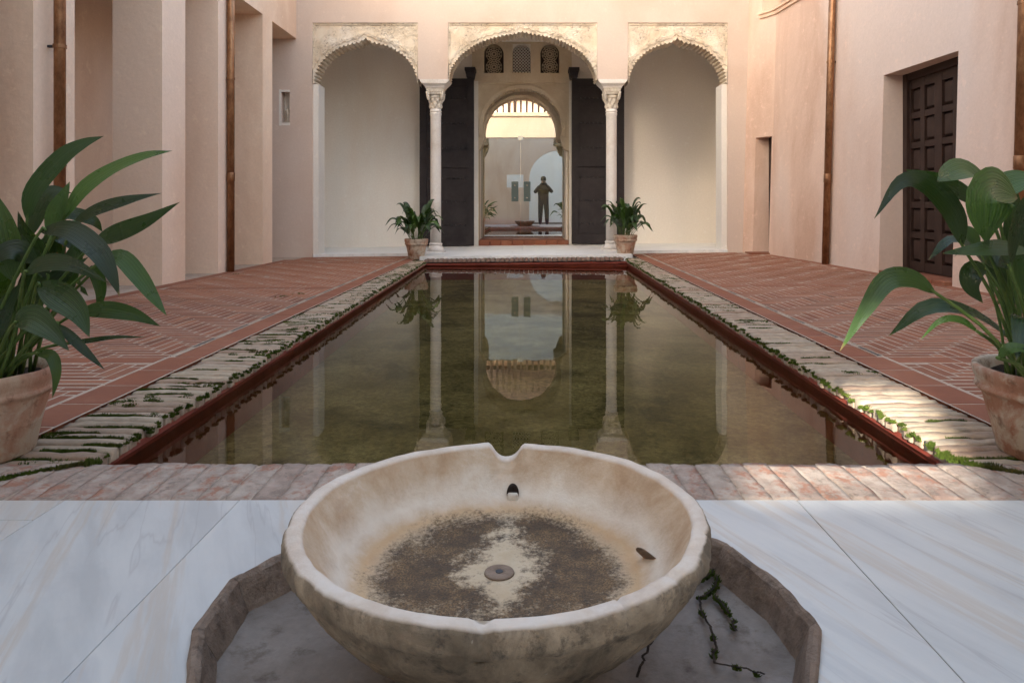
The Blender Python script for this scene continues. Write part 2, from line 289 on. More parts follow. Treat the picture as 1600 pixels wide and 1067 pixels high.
# ------------------------------------------------------------------ geometry helpers
def wloc(o):
    v = Vector((0, 0, 0))
    while o is not None: v += o.location; o = o.parent
    return v
class MB:
    def __init__(s): s.v = []; s.f = []; s.uv = None
    def quad(s, *p):
        n = len(s.v); s.v += [tuple(a) for a in p]; s.f.append(tuple(range(n, n + len(p))))
    def box(s, x0, x1, y0, y1, z0, z1, skip=''):
        n = len(s.v)
        s.v += [(x0, y0, z0), (x1, y0, z0), (x1, y1, z0), (x0, y1, z0), (x0, y0, z1), (x1, y0, z1), (x1, y1, z1), (x0, y1, z1)]
        for k, f in (('b', (0, 3, 2, 1)), ('t', (4, 5, 6, 7)), ('f', (0, 1, 5, 4)), ('r', (1, 2, 6, 5)), ('k', (2, 3, 7, 6)), ('l', (3, 0, 4, 7))):
            if k not in skip: s.f.append(tuple(n + i for i in f))
        return s
    def cbox(s, x0, x1, y0, y1, z0, z1, c):        # box with chamfered top and vertical edges
        ring = lambda i, z: [(x0 + i, y0, z), (x1 - i, y0, z), (x1, y0 + i, z), (x1, y1 - i, z), (x1 - i, y1, z), (x0 + i, y1, z), (x0, y1 - i, z), (x0, y0 + i, z)]
        top = [(x0 + c * 1.5, y0 + c, z1), (x1 - c * 1.5, y0 + c, z1), (x1 - c, y0 + c * 1.5, z1), (x1 - c, y1 - c * 1.5, z1), (x1 - c * 1.5, y1 - c, z1), (x0 + c * 1.5, y1 - c, z1), (x0 + c, y1 - c * 1.5, z1), (x0 + c, y0 + c * 1.5, z1)]
        n = len(s.v); s.v += ring(c, z0) + ring(c, z1 - c) + top
        for k in range(2):
            for i in range(8): j = (i + 1) % 8; s.f.append((n + k * 8 + i, n + k * 8 + j, n + k * 8 + 8 + j, n + k * 8 + 8 + i))
        s.f.append(tuple(n + 16 + i for i in range(8))); return s
    def lathe(s, prof, cx=0, cy=0, seg=32, caps=True):
        n = len(s.v); m = len(prof)
        for i in range(seg):
            a = 2 * math.pi * i / seg
            for r, z in prof: s.v.append((cx + r * math.cos(a), cy + r * math.sin(a), z))
        for i in range(seg):
            j = (i + 1) % seg
            for k in range(m - 1): s.f.append((n + i * m + k, n + j * m + k, n + j * m + k + 1, n + i * m + k + 1))
        if caps:
            if prof[0][0] > 1e-4: s.f.append(tuple(n + i * m for i in range(seg))[::-1])
            if prof[-1][0] > 1e-4: s.f.append(tuple(n + i * m + m - 1 for i in range(seg)))
        return s
    def tube(s, pts, r, seg=8, cap=True):
        n = len(s.v); pts = [Vector(p) for p in pts]; m = len(pts); up = Vector((0.13, 0.21, 1))
        for i, p in enumerate(pts):
            t = (pts[min(i + 1, m - 1)] - pts[max(i - 1, 0)]).normalized()
            a = t.cross(up)
            if a.length < 1e-3: a = t.cross(Vector((1, 0, 0)))
            a.normalize(); b = t.cross(a); rr = r(i / (m - 1)) if callable(r) else r
            for k in range(seg): an = 2 * math.pi * k / seg; s.v.append(tuple(p + a * rr * math.cos(an) + b * rr * math.sin(an)))
        for i in range(m - 1):
            for k in range(seg): j = (k + 1) % seg; s.f.append((n + i * seg + k, n + i * seg + j, n + (i + 1) * seg + j, n + (i + 1) * seg + k))
        if cap: s.f.append(tuple(n + k for k in range(seg))[::-1]); s.f.append(tuple(n + (m - 1) * seg + k for k in range(seg)))
        return s
    def loft(s, rings, close=True, caps=True):
        n = len(s.v); m = len(rings[0])
        for rg in rings: s.v += [tuple(p) for p in rg]
        for i in range(len(rings) - 1):
            for k in range(m if close else m - 1): j = (k + 1) % m; s.f.append((n + i * m + k, n + i * m + j, n + (i + 1) * m + j, n + (i + 1) * m + k))
        if caps: s.f.append(tuple(n + k for k in range(m))[::-1]); s.f.append(tuple(n + (len(rings) - 1) * m + k for k in range(m)))
        return s
    def mesh(s, name, mat, off=Vector((0, 0, 0)), smooth=False, recalc=True):
        me = bpy.data.meshes.new(name)
        me.from_pydata([(a - off.x, b - off.y, c - off.z) for a, b, c in s.v], [], s.f)
        if recalc:
            import bmesh
            bm = bmesh.new(); bm.from_mesh(me); bmesh.ops.recalc_face_normals(bm, faces=bm.faces); bm.to_mesh(me); bm.free()
        me.materials.append(mat)
        if smooth: me.polygons.foreach_set('use_smooth', [True] * len(me.polygons))
        return me
    def build(s, name, mat, parent=None, smooth=False, origin=None, recalc=True):
        o = bpy.data.objects.new(name, None) if False else None
        base = wloc(parent) if parent is not None else Vector((0, 0, 0))
        org = Vector(origin) if origin is not None else base
        o = bpy.data.objects.new(name, s.mesh(name, mat, org, smooth, recalc)); COL.objects.link(o)
        if parent is not None: o.parent = parent
        o.location = org - base
        return o
def tag(o, label=None, cat=None, group=None, kind=None):
    if label: o['label'] = label
    if cat: o['category'] = cat
    if group: o['group'] = group
    if kind: o['kind'] = kind
    return o
def thing(name, loc, label, cat, group=None, kind=None):
    o = bpy.data.objects.new(name, None); COL.objects.link(o); o.location = loc; o.empty_display_size = 0.1
    return tag(o, label, cat, group, kind)
def inst(name, me, parent, loc, rot=0, scale=(1, 1, 1)):
    o = bpy.data.objects.new(name, me); COL.objects.link(o); o.parent = parent
    o.location = Vector(loc) - wloc(parent); o.rotation_euler = (0, 0, rot); o.scale = scale
    return o
def smooth_angle(o, ang=40):
    me = o.data; me.polygons.foreach_set('use_smooth', [True] * len(me.polygons))
    try: me.set_sharp_from_angle(angle=R(ang))
    except Exception: pass
    return o
def wall_grid(xs, zs, solid, fmap, thick):       # wall with openings; fmap(u, z, d) -> point, d = depth into the wall
    m = MB(); nx, nz = len(xs) - 1, len(zs) - 1
    S = lambda i, j: 0 <= i < nx and 0 <= j < nz and solid((xs[i] + xs[i + 1]) / 2, (zs[j] + zs[j + 1]) / 2)
    for i in range(nx):
        for j in range(nz):
            if not S(i, j): continue
            a, b, c, d = xs[i], xs[i + 1], zs[j], zs[j + 1]; P = lambda u, z, t: fmap(u, z, t)
            m.quad(P(a, c, 0), P(b, c, 0), P(b, d, 0), P(a, d, 0)); m.quad(P(b, c, thick), P(a, c, thick), P(a, d, thick), P(b, d, thick))
            if not S(i - 1, j): m.quad(P(a, c, thick), P(a, c, 0), P(a, d, 0), P(a, d, thick))
            if not S(i + 1, j): m.quad(P(b, c, 0), P(b, c, thick), P(b, d, thick), P(b, d, 0))
            if not S(i, j - 1): m.quad(P(a, c, 0), P(a, c, thick), P(b, c, thick), P(b, c, 0))
            if not S(i, j + 1): m.quad(P(a, d, 0), P(b, d, 0), P(b, d, thick), P(a, d, thick))
    return m
def cuts(*a): return sorted(set(round(x, 5) for x in a))

# ------------------------------------------------------------------ plan of the pool
def pin(Y): return 1.205 + 0.0131 * (Y - 1.96)     # half width between the copings
PY0, PY1, CO, DR = 1.96, 9.30, 1.49, 1.635
WATER, PFLOOR = -0.082, -0.26
# ground sheet, cut round the pool and the sunken basin
BC = Vector((-0.045, 1.20))
def ground():
    m = MB(); z = -0.05; B = 120
    def fl(x0, x1, y0, y1, zz=z): m.quad((x0, y0, zz), (x1, y0, zz), (x1, y1, zz), (x0, y1, zz))
    fl(-B, B, -B, 0.55, z); fl(-B, B, 9.45, B, z); fl(-B, -1.35, 0.55, 9.45, z); fl(1.35, B, 0.55, 9.45, z)
    fl(-1.35, 1.35, 0.55, 1.80, -0.20)
    return m.build('ground', MT['joint'])
tag(ground(), kind='structure')
m = MB(); m.quad((-1.45, 1.7, PFLOOR), (1.45, 1.7, PFLOOR), (1.45, 9.5, PFLOOR), (-1.45, 9.5, PFLOOR)); tag(m.build('pool_floor', MT['pool_floor']), kind='structure')
# red pool walls with a small lip under the coping
m = MB()
def pwall(P0, P1, inn):                             # inn: unit vector into the pool
    a, b, n = Vector(P0), Vector(P1), Vector(inn)
    prof = [(-0.03, -0.03), (0.000, -0.034), (0.012, -0.040), (0.014, -0.056), (0.006, -0.062), (0.0, -0.068), (-0.006, WATER), (-0.006, PFLOOR)]
    N = 24; rows = []
    for i in range(N + 1):
        p = a.lerp(b, i / N); rows.append([(p.x + n.x * d + rnd.uniform(-.0012, .0012), p.y + n.y * d + rnd.uniform(-.0012, .0012), z + (fz(p.x, p.y) if z > WATER else 0)) for d, z in prof])
    for i in range(N):
        for k in range(len(prof) - 1): m.quad(rows[i][k], rows[i + 1][k], rows[i + 1][k + 1], rows[i][k + 1])
o_ = 0.018
pwall((-pin(PY0) - o_, PY0 - .05), (-pin(PY1) - o_, PY1 + .05), (1, 0)); pwall((pin(PY0) + o_, PY0 - .05), (pin(PY1) + o_, PY1 + .05), (-1, 0))
pwall((-1.4, PY1 + o_), (1.4, PY1 + o_), (0, -1)); pwall((-1.4, PY0 - o_), (1.4, PY0 - o_), (0, 1))
tag(m.build('pool_wall', MT['red'], recalc=False), kind='structure')
m = MB(); m.quad((-pin(PY0) - .03, PY0 - .03, WATER), (pin(PY0) + .03, PY0 - .03, WATER), (pin(PY1) + .03, PY1 + .03, WATER), (-pin(PY1) - .03, PY1 + .03, WATER)); tag(m.build('water', MT['water'], recalc=False), kind='structure')

# ------------------------------------------------------------------ worn coping bricks
def worn(seed, nx=9, ny=4, wear=1.0, dim=(.25, .0575, .042)):               # unit length in x (0..1), width -.5..5 in y, thickness 0..-1
    g = random.Random(seed); V = []; Fc = []; off = Vector((g.uniform(0, 50), g.uniform(0, 50), 0))
    for i in range(nx + 1):
        for j in range(ny + 1):
            u, v = i / nx, j / ny
            ex = min(u, 1 - u) * 6; ey = min(v, 1 - v) * 3
            n1 = mn.noise(Vector((u * 4, v * 2, seed)) + off); n2 = mn.noise(Vector((u * 11, v * 5, seed + 9)) + off)
            z = -0.10 * wear * max(0, 1 - ex) ** 1.5 - (0.16 * wear if wear > .5 else .10 * wear) * max(0, 1 - ey * 1.25) ** 1.5 + 0.11 * wear * n1 + 0.07 * wear * n2 - 0.07
            dx = 0.010 * n2 * (1 if 0 < i < nx else 2.6) ; dy = 0.07 * n1 * (1 if 0 < j < ny else 1.8)
            V.append((u + dx, v - 0.5 + dy, z))
    I = lambda i, j: i * (ny + 1) + j
    for i in range(nx):
        for j in range(ny): Fc.append((I(i, j), I(i + 1, j), I(i + 1, j + 1), I(i, j + 1)))
    edge = [I(i, 0) for i in range(nx + 1)] + [I(nx, j) for j in range(1, ny + 1)] + [I(i, ny) for i in range(nx - 1, -1, -1)] + [I(0, j) for j in range(ny - 1, 0, -1)]
    n = len(V)
    for e in edge: V.append((V[e][0], V[e][1], -1.0))
    V = [(x * dim[0], y * dim[1], z * dim[2]) for x, y, z in V]
    L = len(edge)
    for k in range(L): a, b = edge[k], edge[(k + 1) % L]; Fc.append((b, a, n + k, n + (k + 1) % L))
    q = MB(); q.v = V; q.f = Fc; return q
COPM = [worn(i, 9, 4, 1.0).mesh('worn_brick', MT['coping'], smooth=True, recalc=False) for i in range(9)]
NEARM = [worn(40 + i, 9, 5, 0.22, (.25, .066, .045)).mesh('mortared_brick', MT['coping_near'], smooth=True, recalc=False) for i in range(7)]
FARM = [worn(80 + i, 4, 3, 0.8, (.24, .062, .08)).mesh('edge_brick', MT['coping_far'], smooth=True, recalc=False) for i in range(5)]
moss = MB()
def tuft(x, y, z, r, n, h):
    for _ in range(int(n * 1.8) if y < 3.2 else n):
        a = rnd.uniform(0, 6.283); d = r * math.sqrt(rnd.random()); px, py = x + d * math.cos(a), y + d * math.sin(a)
        b = rnd.uniform(0, 6.283); s = rnd.uniform(.0035, .0075) * (.42 if (r < .0085 or y < 3.2) else .75); hh = h * rnd.uniform(.4, 1.1) * (1 - .6 * d / max(r, 1e-4)); tx, ty = rnd.uniform(-.006, .006), rnd.uniform(-.006, .006)
        c, d2 = math.cos(b) * s, math.sin(b) * s
        k = len(moss.v); moss.v += [(px - c, py - d2, z - .004), (px + c, py + d2, z - .004), (px + tx, py + ty, z + hh), (px - d2, py + c, z - .004), (px + d2, py - c, z - .004)]
        moss.f += [(k, k + 1, k + 2), (k + 3, k + 4, k + 2)]
bedm = MB()
for side, lab in ((-1, 'mossy pale brick coping along the left edge of the pool'), (1, 'pale brick coping along the right edge of the pool, whiter towards the bowl')):
    t = thing('pool_coping', (side * 1.35, 5.6, 0), lab, 'coping')
    y = PY0 + 0.02; i = 0; P = 0.0575
    while y < PY1 + .20:
        x0 = pin(min(y, PY1)) + rnd.uniform(-.006, .008); L = CO - x0; z = fz(side * 1.35, y) + rnd.uniform(-.004, .003)
        if y > PY1: x0 = 1.33; L = CO - x0
        mesh = COPM[rnd.randrange(9)]
        if side > 0 and y < 3.5: mesh = NEARM[rnd.randrange(7)] if False else mesh
        wd = P * (0.97 if (side > 0 and y < 3.4) else rnd.uniform(.80, .92))
        b = inst('brick', mesh, t, (side * x0, y, z), 0 if side > 0 else math.pi, (L / .25, wd / .0575, 1))
        # moss in joints and along the inner edge
        far = min(1, max(0, (y - 5) / 4)); amt = (0.95 if side < 0 else (0.22 if y < 3.6 else 0.55)) + 0.4 * far
        clump = 0.5 + 0.9 * mn.noise(Vector((side * 3, y * 1.7, 0)))
        s = 1 if y < 4.5 else 2
        if rnd.random() < amt * clump * 1.5:
            a0 = rnd.uniform(0, .5); a1 = min(1, a0 + rnd.uniform(.2, .7)); k = a0
            while k < a1:
                tuft(side * (x0 + L * k), y + P / 2 + rnd.uniform(-.006, .006), z - .007, .013 if s == 1 else .018, 34 // s, .010); k += .035 * s
        if rnd.random() < amt * clump * (.5 + far * .8):
            for _ in range(3): 
                k = rnd.uniform(.05, .95); tuft(side * (x0 + L * k), y + rnd.uniform(-.02, .02), z - .003, .026, 40 // s, .007)
        for _ in range(4):
            if rnd.random() < (0.8 if side > 0 else 0.55): tuft(side * (x0 - .001), y + rnd.uniform(-.035, .035), z - rnd.uniform(.006, .024), .010, 24 // s, .012)
        y += P; i += 1
    N = 20
    for k in range(N):
        ya, yb = 1.70 + (9.55 - 1.70) * k / N, 1.70 + (9.55 - 1.70) * (k + 1) / N
        bedm.box(*sorted((side * (pin(max(ya, 1.96)) + .034), side * (CO + .002))), ya, yb, -.2, -.016 + fz(side * 1.35, (ya + yb) / 2), skip='b')
tag(bedm.build('coping_bed', MT['joint']), kind='structure')
# near coping between bowl and pool
t = thing('pool_coping', (0, 1.84, 0), 'worn grey and red brick coping between the stone bowl and the pool', 'coping')
x = -1.62; P = .066
while x < 1.62:
    y1 = PY0 + (0.0 if abs(x) < 1.22 else (min(abs(x), CO) - 1.22) * .9 - .0) + rnd.uniform(-.006, .006)
    L = y1 - 1.713 if abs(x) < 1.22 else .245
    o = inst('brick', NEARM[rnd.randrange(7)], t, (x, 1.713, rnd.uniform(-.002, .002)), math.pi / 2, (L / .25, rnd.uniform(.97, .995), 1)); x += P
m = MB(); m.box(-1.62, 1.62, 1.713, 1.95, -.2, -.0065, skip='b'); tag(m.build('coping_bed', MT['mortar']), kind='structure')
for a, b in (((-1.21, 1.955), (-1.50, 1.735)), ((1.21, 1.95), (1.50, 1.75))):
    for k in range(46):
        u = k / 45 + rnd.uniform(-.01, .01); tuft(a[0] + (b[0] - a[0]) * u, a[1] + (b[1] - a[1]) * u + .006 * mn.noise(Vector((u * 9, a[0], 0))), .0, .012, 16, .010)
for x_, y_, r_ in ((-1.20, 1.97, .03), (1.20, 1.98, .035), (1.26, 1.935, .03), (1.47, 1.73, .03), (1.18, 2.02, .025)):
    tuft(x_, y_, -.004, r_, 70, .018)
# far edge bricks
t = thing('pool_coping', (0, 9.42, 0), 'row of small worn red bricks edging the far end of the pool', 'coping')
x = -1.30; P = .062
while x < 1.30:
    inst('brick', FARM[rnd.randrange(5)], t, (x, PY1 - .005 + rnd.uniform(-.006, .006), fz(x, 9.4) + .020 + rnd.uniform(-.003, .003)), math.pi / 2, (1, .84, .5)); 
    if rnd.random() < .35: tuft(x + .03, PY1 + .005, fz(x, 9.4) + .02, .02, 8, .015)
    x += P
tag(moss.build('moss', MT['moss'], recalc=False), 'bright green moss growing in the joints of the pool coping', 'moss', kind='stuff')

# ------------------------------------------------------------------ brick paving either side
RWP = [(-3, 4.10), (6.2, 3.62), (8.28, 3.51), (9.85, 3.35), (10.3, 3.11)]
def rwx(Y):
    for (a, xa), (b, xb) in zip(RWP, RWP[1:]):
        if Y <= b: return xa + (xb - xa) * (Y - a) / (b - a)
    return RWP[-1][1]
LWX = -3.30
W_, N_ = 0.058, 4; BL, BW, GAP = W_ * N_, W_, 0.0115
GX, GY_ = .0105, .0175                    # the joints running along the pool are tighter than those across it
full = [MB().cbox(-BL / 2 + GX / 2, BL / 2 - GX / 2, -BW / 2 + GY_ / 2, BW / 2 - GY_ / 2, -.02, 0, .0008).mesh('paving_brick', MT['brick'], recalc=False), MB().cbox(-BW / 2 + GX / 2, BW / 2 - GX / 2, -BL / 2 + GY_ / 2, BL / 2 - GY_ / 2, -.02, 0, .0008).mesh('paving_brick', MT['brick'], recalc=False)]
for side, lab in ((-1, 'herringbone brick pavement on the left of the pool'), (1, 'herringbone brick pavement on the right of the pool')):
    t = thing('brick_pavement', (side * 2.4, 5.5, 0), lab, None, kind='structure')
    bed = MB(); N = 30
    for k in range(N):
        ya, yb = 1.2 + 9.3 * k / N, 1.2 + 9.3 * (k + 1) / N
        for q_ in range(4):
            xa, xb = [side * (1.49 + 2.3 * (q_ + e) / 4) for e in (0, 1)]
            bed.quad((xa, ya, fz(xa, ya) - .0006), (xb, ya, fz(xb, ya) - .0006), (xb, yb, fz(xb, yb) - .0006), (xa, yb, fz(xa, yb) - .0006))
    bed.build('mortar_bed', MT['mortar'], t)
    xo = lambda Y: (rwx(Y) - .15) if side > 0 else 3.16
    bands = [(3.20, 3.32), (6.15, 6.27), (9.1, 9.22)]
    lst = []
    def field(y0, y1, ox, oy):
        nx, ny = int(2.2 / W_), int((y1 - y0) / W_) + 1
        for i in range(-5, nx + 5):
            for j in range(-5, ny + 5):
                tt = (i - j) % (2 * N_)
                if tt == 0: r = (ox + i * W_, ox + (i + N_) * W_, oy + j * W_, oy + (j + 1) * W_, 0)
                elif tt == 2 * N_ - 1: r = (ox + i * W_, ox + (i + 1) * W_, oy + j * W_, oy + (j + N_) * W_, 1)
                else: continue
                xm = xo(min(max((r[2] + r[3]) / 2, y0), y1))
                a, b, c, d = max(r[0], DR + .03), min(r[1], xm), max(r[2], y0), min(r[3], y1)
                if b - a < .022 or d - c < .022: continue
                lst.append((a, b, c, d, r[4], abs(b - a - (r[1] - r[0])) < 1e-6 and abs(d - c - (r[3] - r[2])) < 1e-6))
    ys = 1.9
    for n_, (b0, b1) in enumerate(bands + [(10.30, 10.4)]):
        field(ys, b0 - .002, DR + .03, ys); ys = b1 + .002
    vis = lambda l: l[0] * F / l[3] < (780 if side > 0 else 825)
    lst.sort(key=lambda l: (not vis(l), l[2]))
    rest = MB()
    for k, (a, b, c, d, ori, isf) in enumerate(lst):
        cx, cy = side * (a + b) / 2, (c + d) / 2; z = fz(cx, cy) + rnd.uniform(-.0002, .0012)
        if k < 290:
            if isf: inst('brick', full[ori], t, (cx, cy, z))
            else:
                hx, hy = (b - a - GX) / 2, (d - c - GY_) / 2
                MB().cbox(cx - hx, cx + hx, cy - hy, cy + hy, z - .02, z, .0008).build('brick', MT['brick'], t, origin=(cx, cy, z), recalc=False)
        else:
            hx, hy = (b - a - GX) / 2, (d - c - GY_) / 2; rest.box(cx - hx, cx + hx, cy - hy, cy + hy, z - .02, z, skip='b')
    rb = rest.build('brickwork', MT['brick'], t, recalc=False); rb['kind'] = 'stuff'
    # terracotta tiles: the strip beside the coping, the cross bands and the strip along the wall
    def tile(a, b, c, d):
        cx, cy = side * (a + b) / 2, (c + d) / 2; z = fz(cx, cy) + .001
        MB().cbox(cx - (b - a) / 2 + .005, cx + (b - a) / 2 - .005, c + .005, d - .005, z - .02, z, .002).build('tile', MT['tile'], t, origin=(cx, cy, z), recalc=False)
    y = 1.75
    while y < 10.0: tile(CO + .004, DR if y > 3.2 else DR + .020, y, y + .262); y += .262
    for b0, b1 in bands:
        x = DR + .03; e = xo(b0) 
        while x < e - .1: tile(x, min(x + .29, e), b0, b1); x += .29
    y = 4.0
    while y < 9.6: 
        a = (rwx(y + .13) - .147) if side > 0 else 3.163
        tile(a, a + .14, y, min(y + .262, 10.3)); y += .262
    # narrow drain slot
    dr = thing('drain_channel', (side * (DR + .015), 6.7, 0), 'narrow slotted drain running along the %s brick pavement' % ('left' if side < 0 else 'right'), 'drain')
    e = MB(); sl_ = MB()
    for k in range(14):
        ya, yb = 3.35 + 6.4 * k / 14, 3.35 + 6.4 * (k + 1) / 14; za = fz(side * 1.65, (ya + yb) / 2)
        for p0, p1 in ((DR - .003, DR + .004), (DR + .025, DR + .031)): e.box(*sorted((side * p0, side * p1)), ya, yb, za - .02, za + .003, skip='b')
        sl_.box(*sorted((side * (DR + .004), side * (DR + .025))), ya, yb, za - .02, za - .0006, skip='b')
    e.build('drain_edge', MT['mortar'], dr); sl_.build('slot', MT['iron'], dr)
# small weeds on the left pavement
m2, moss = moss, MB()
for px, py in ((440, 462), (465, 458), (372, 425)):
    p = at(px, py, H * F / (py - 322)); tuft(p.x, p.y, fz(p.x, p.y), .06, 30, .016)
tag(moss.build('weeds', MT['moss'], recalc=False), 'thin weeds sprouting between the left pavement bricks', 'weeds', kind='stuff')

# ------------------------------------------------------------------ near marble floor with the sunken basin
def ringpt(k, r): return None
BN = 18
brng = random.Random(3)
bang = [2 * math.pi * (k + .5) / BN + brng.uniform(-.06, .06) for k in range(BN)]
BRO = [0.522 + brng.uniform(-.012, .012) - .006 for k in range(BN)]
BCX, BCY = -0.037, 1.235
def bpt(k, dr): k %= BN; return (BCX + (BRO[k] + dr) * math.cos(bang[k]), BCY + (BRO[k] + dr) * .87 * math.sin(bang[k]))
def poly_clip_rect_ring():
    pass
t = thing('marble_floor', (0, .8, 0), 'white marble slabs veined in grey and tan around the stone bowl', None, kind='structure')
SY0, SY1 = -1.4, 1.708
def slab(x0, x1, y0, y1):
    g = .0009; o = MB().cbox(x0 + g, x1 - g, y0 + g, y1 - g, -.045, 0, .0008).build('slab', MT['marble_near'], t, origin=((x0 + x1) / 2, (y0 + y1) / 2, 0), recalc=False); return o
slab(-1.10, -.6823, SY0, SY1); slab(-1.55, -1.10, 1.60, SY1); slab(-1.55, -1.10, .7, 1.60); slab(-1.55, -1.10, SY0, .7); slab(-2.0, -1.55, SY0, SY1)
slab(.645, 1.22, SY0, SY1); slab(1.22, 1.75, SY0, 1.1); slab(1.22, 1.75, 1.1, SY1)
# centre slabs: ring-shaped cut-outs, left and right halves of the opening
def cutslab(xa, xb, ks):
    m = MB(); pts = [bpt(k, .0) for k in ks]; y0, y1 = .45, SY1
    # ks runs from the lower (near) point round the outside to the far point
    wallx = xa if abs(xa) > abs(xb) else xb
    poly = [(xb if wallx == xa else xa, y0)] if False else []
    mid = -.02
    P = [(mid, y0), (wallx, y0), (wallx, y1), (mid, y1)] + [p for p in pts[::-1]]
    # build as strips to stay convex
    far = pts[-1]; near = pts[0]
    for a, b in zip(pts, pts[1:]): m.quad((a[0], a[1], 0), (wallx, a[1], 0), (wallx, b[1], 0), (b[0], b[1], 0))
    m.quad((near[0], near[1], 0), (mid, near[1], 0), (mid, y0, 0), (wallx, y0, 0), (wallx, near[1], 0)); m.quad((far[0], far[1], 0), (wallx, far[1], 0), (wallx, y1, 0), (mid, y1, 0), (mid, far[1], 0))
    for v in [0]: pass
    o = m.build('slab', MT['marble_near'], t, origin=(wallx * .8, 1.1, 0)); return o
order = sorted(range(BN), key=lambda k: bang[k])
right = sorted([k for k in range(BN) if math.cos(bang[k]) > 0], key=lambda k: bpt(k, 0)[1]); left = sorted([k for k in range(BN) if math.cos(bang[k]) <= 0], key=lambda k: bpt(k, 0)[1])
cutslab(-.0, .6435, right); cutslab(-.6815, 0, left); slab(-.683, .645, SY0, .45)
sb = thing('stone_basin', (BCX, BCY, -.06), 'low many-sided stone basin set in the marble floor under the bowl', 'basin')
for k in range(BN):
    a, b = k, (k + 1) % BN; q_ = MB(); rows = []; NS = 7
    for i in range(NS + 1):
        u = i / NS; u = .003 + u * .994
        def pp(dr, z, s):
            A, B = bpt(a, dr), bpt(b, dr); x = A[0] + (B[0] - A[0]) * u; y = A[1] + (B[1] - A[1]) * u; nn = mn.noise(Vector((x * 22, y * 22, s))); n3 = mn.noise(Vector((x * 60, y * 60, s)))
            return (x + .004 * nn, y + .004 * nn, z + .005 * nn + .003 * n3)
        rows.append([pp(.0, -.05, 0), pp(.0, .006, 1), pp(-.004, .011, 2), pp(-.012, .012, 3), pp(-.020, .006, 4), pp(-.027, -.010, 5), pp(-.036, -.034, 7), pp(-.050, -.066, 6)])
    for i in range(NS):
        for j in range(7): q_.quad(rows[i][j], rows[i + 1][j], rows[i + 1][j + 1], rows[i][j + 1])
    ang = (bang[a] + bang[b]) / 2
    q_.build('kerb_stone', MT['kerb'], sb, smooth=True, recalc=False)
q_ = MB(); rows = []
for i in range(13):
    rr = .50 * i / 12; rows.append([(BCX + rr * math.cos(6.2832 * j / 48), BCY + .92 * rr * math.sin(6.2832 * j / 48), -.052 + .010 * (i / 12) ** 3 - .004 + .006 * mn.noise(Vector((rr * 6 * math.cos(6.2832 * j / 48), rr * 6 * math.sin(6.2832 * j / 48), 3)))) for j in range(48)])
q_.loft(rows, caps=False); q_.build('basin_floor', MT['pan'], sb, smooth=True)
# cracks as dark grooves with moss
moss = MB(); cr = MB()
def zpan(x, y): return -.048 + .010 * min(1, math.hypot(x - BCX, y - BCY) / .47) ** 3
def pan(px, py): 
    Y = (H + .045) * F / (py - 322); return ((px - 822) * Y / F, Y)
paths = [([(1118, 862), (1140, 872), (1133, 888), (1110, 903), (1095, 912)], 1), ([(1120, 868), (1150, 880), (1168, 892)], 1), ([(1095, 938), (1110, 930), (1118, 922), (1122, 908)], 1), ([(1092, 938), (1096, 960), (1110, 985), (1118, 1010), (1115, 1040)], .35),
         ([(1118, 938), (1130, 950), (1140, 965)], 1), ([(1030, 980), (1015, 1010), (1003, 1035), (995, 1062)], 0), ([(1145, 975), (1147, 990)], .8), ([(380, 930), (358, 960), (345, 990), (333, 1010), (326, 1030)], .8), ([(400, 905), (378, 935)], .5), ([(1115, 1040), (1160, 1050), (1195, 1062)], .3)]
for pl, am in paths:
    cr = MB()
    for (a, b), (c, d) in zip(pl, pl[1:]):
        A, B = pan(a, b), pan(c, d); n = max(3, int(math.dist(A, B) / .006)); prev = None
        for i in range(n + 1):
            u = i / n; x = A[0] + (B[0] - A[0]) * u + .006 * mn.noise(Vector((a * .1 + u * 3, b, 0))); y = A[1] + (B[1] - A[1]) * u + .006 * mn.noise(Vector((a, b * .1 + u * 3, 5))); z = zpan(x, y) + .0015
            if prev: 
                dx, dy = x - prev[0], y - prev[1]; l = math.hypot(dx, dy) + 1e-6; s = .0022; nx_, ny_ = -dy / l * s, dx / l * s
                cr.quad((prev[0] - nx_, prev[1] - ny_, prev[2] + .003), (x - nx_, y - ny_, z + .003), (x + nx_, y + ny_, z + .003), (prev[0] + nx_, prev[1] + ny_, prev[2] + .003))
            if rnd.random() < am: tuft(x, y, z + .002, .0045, 9, .004)
            prev = (x, y, z)
    cr.build('crack', MT['soil'], sb, recalc=False)
tag(moss.build('moss', MT['moss'], recalc=False), 'moss growing along the cracks of the sunken basin floor', 'moss', kind='stuff')

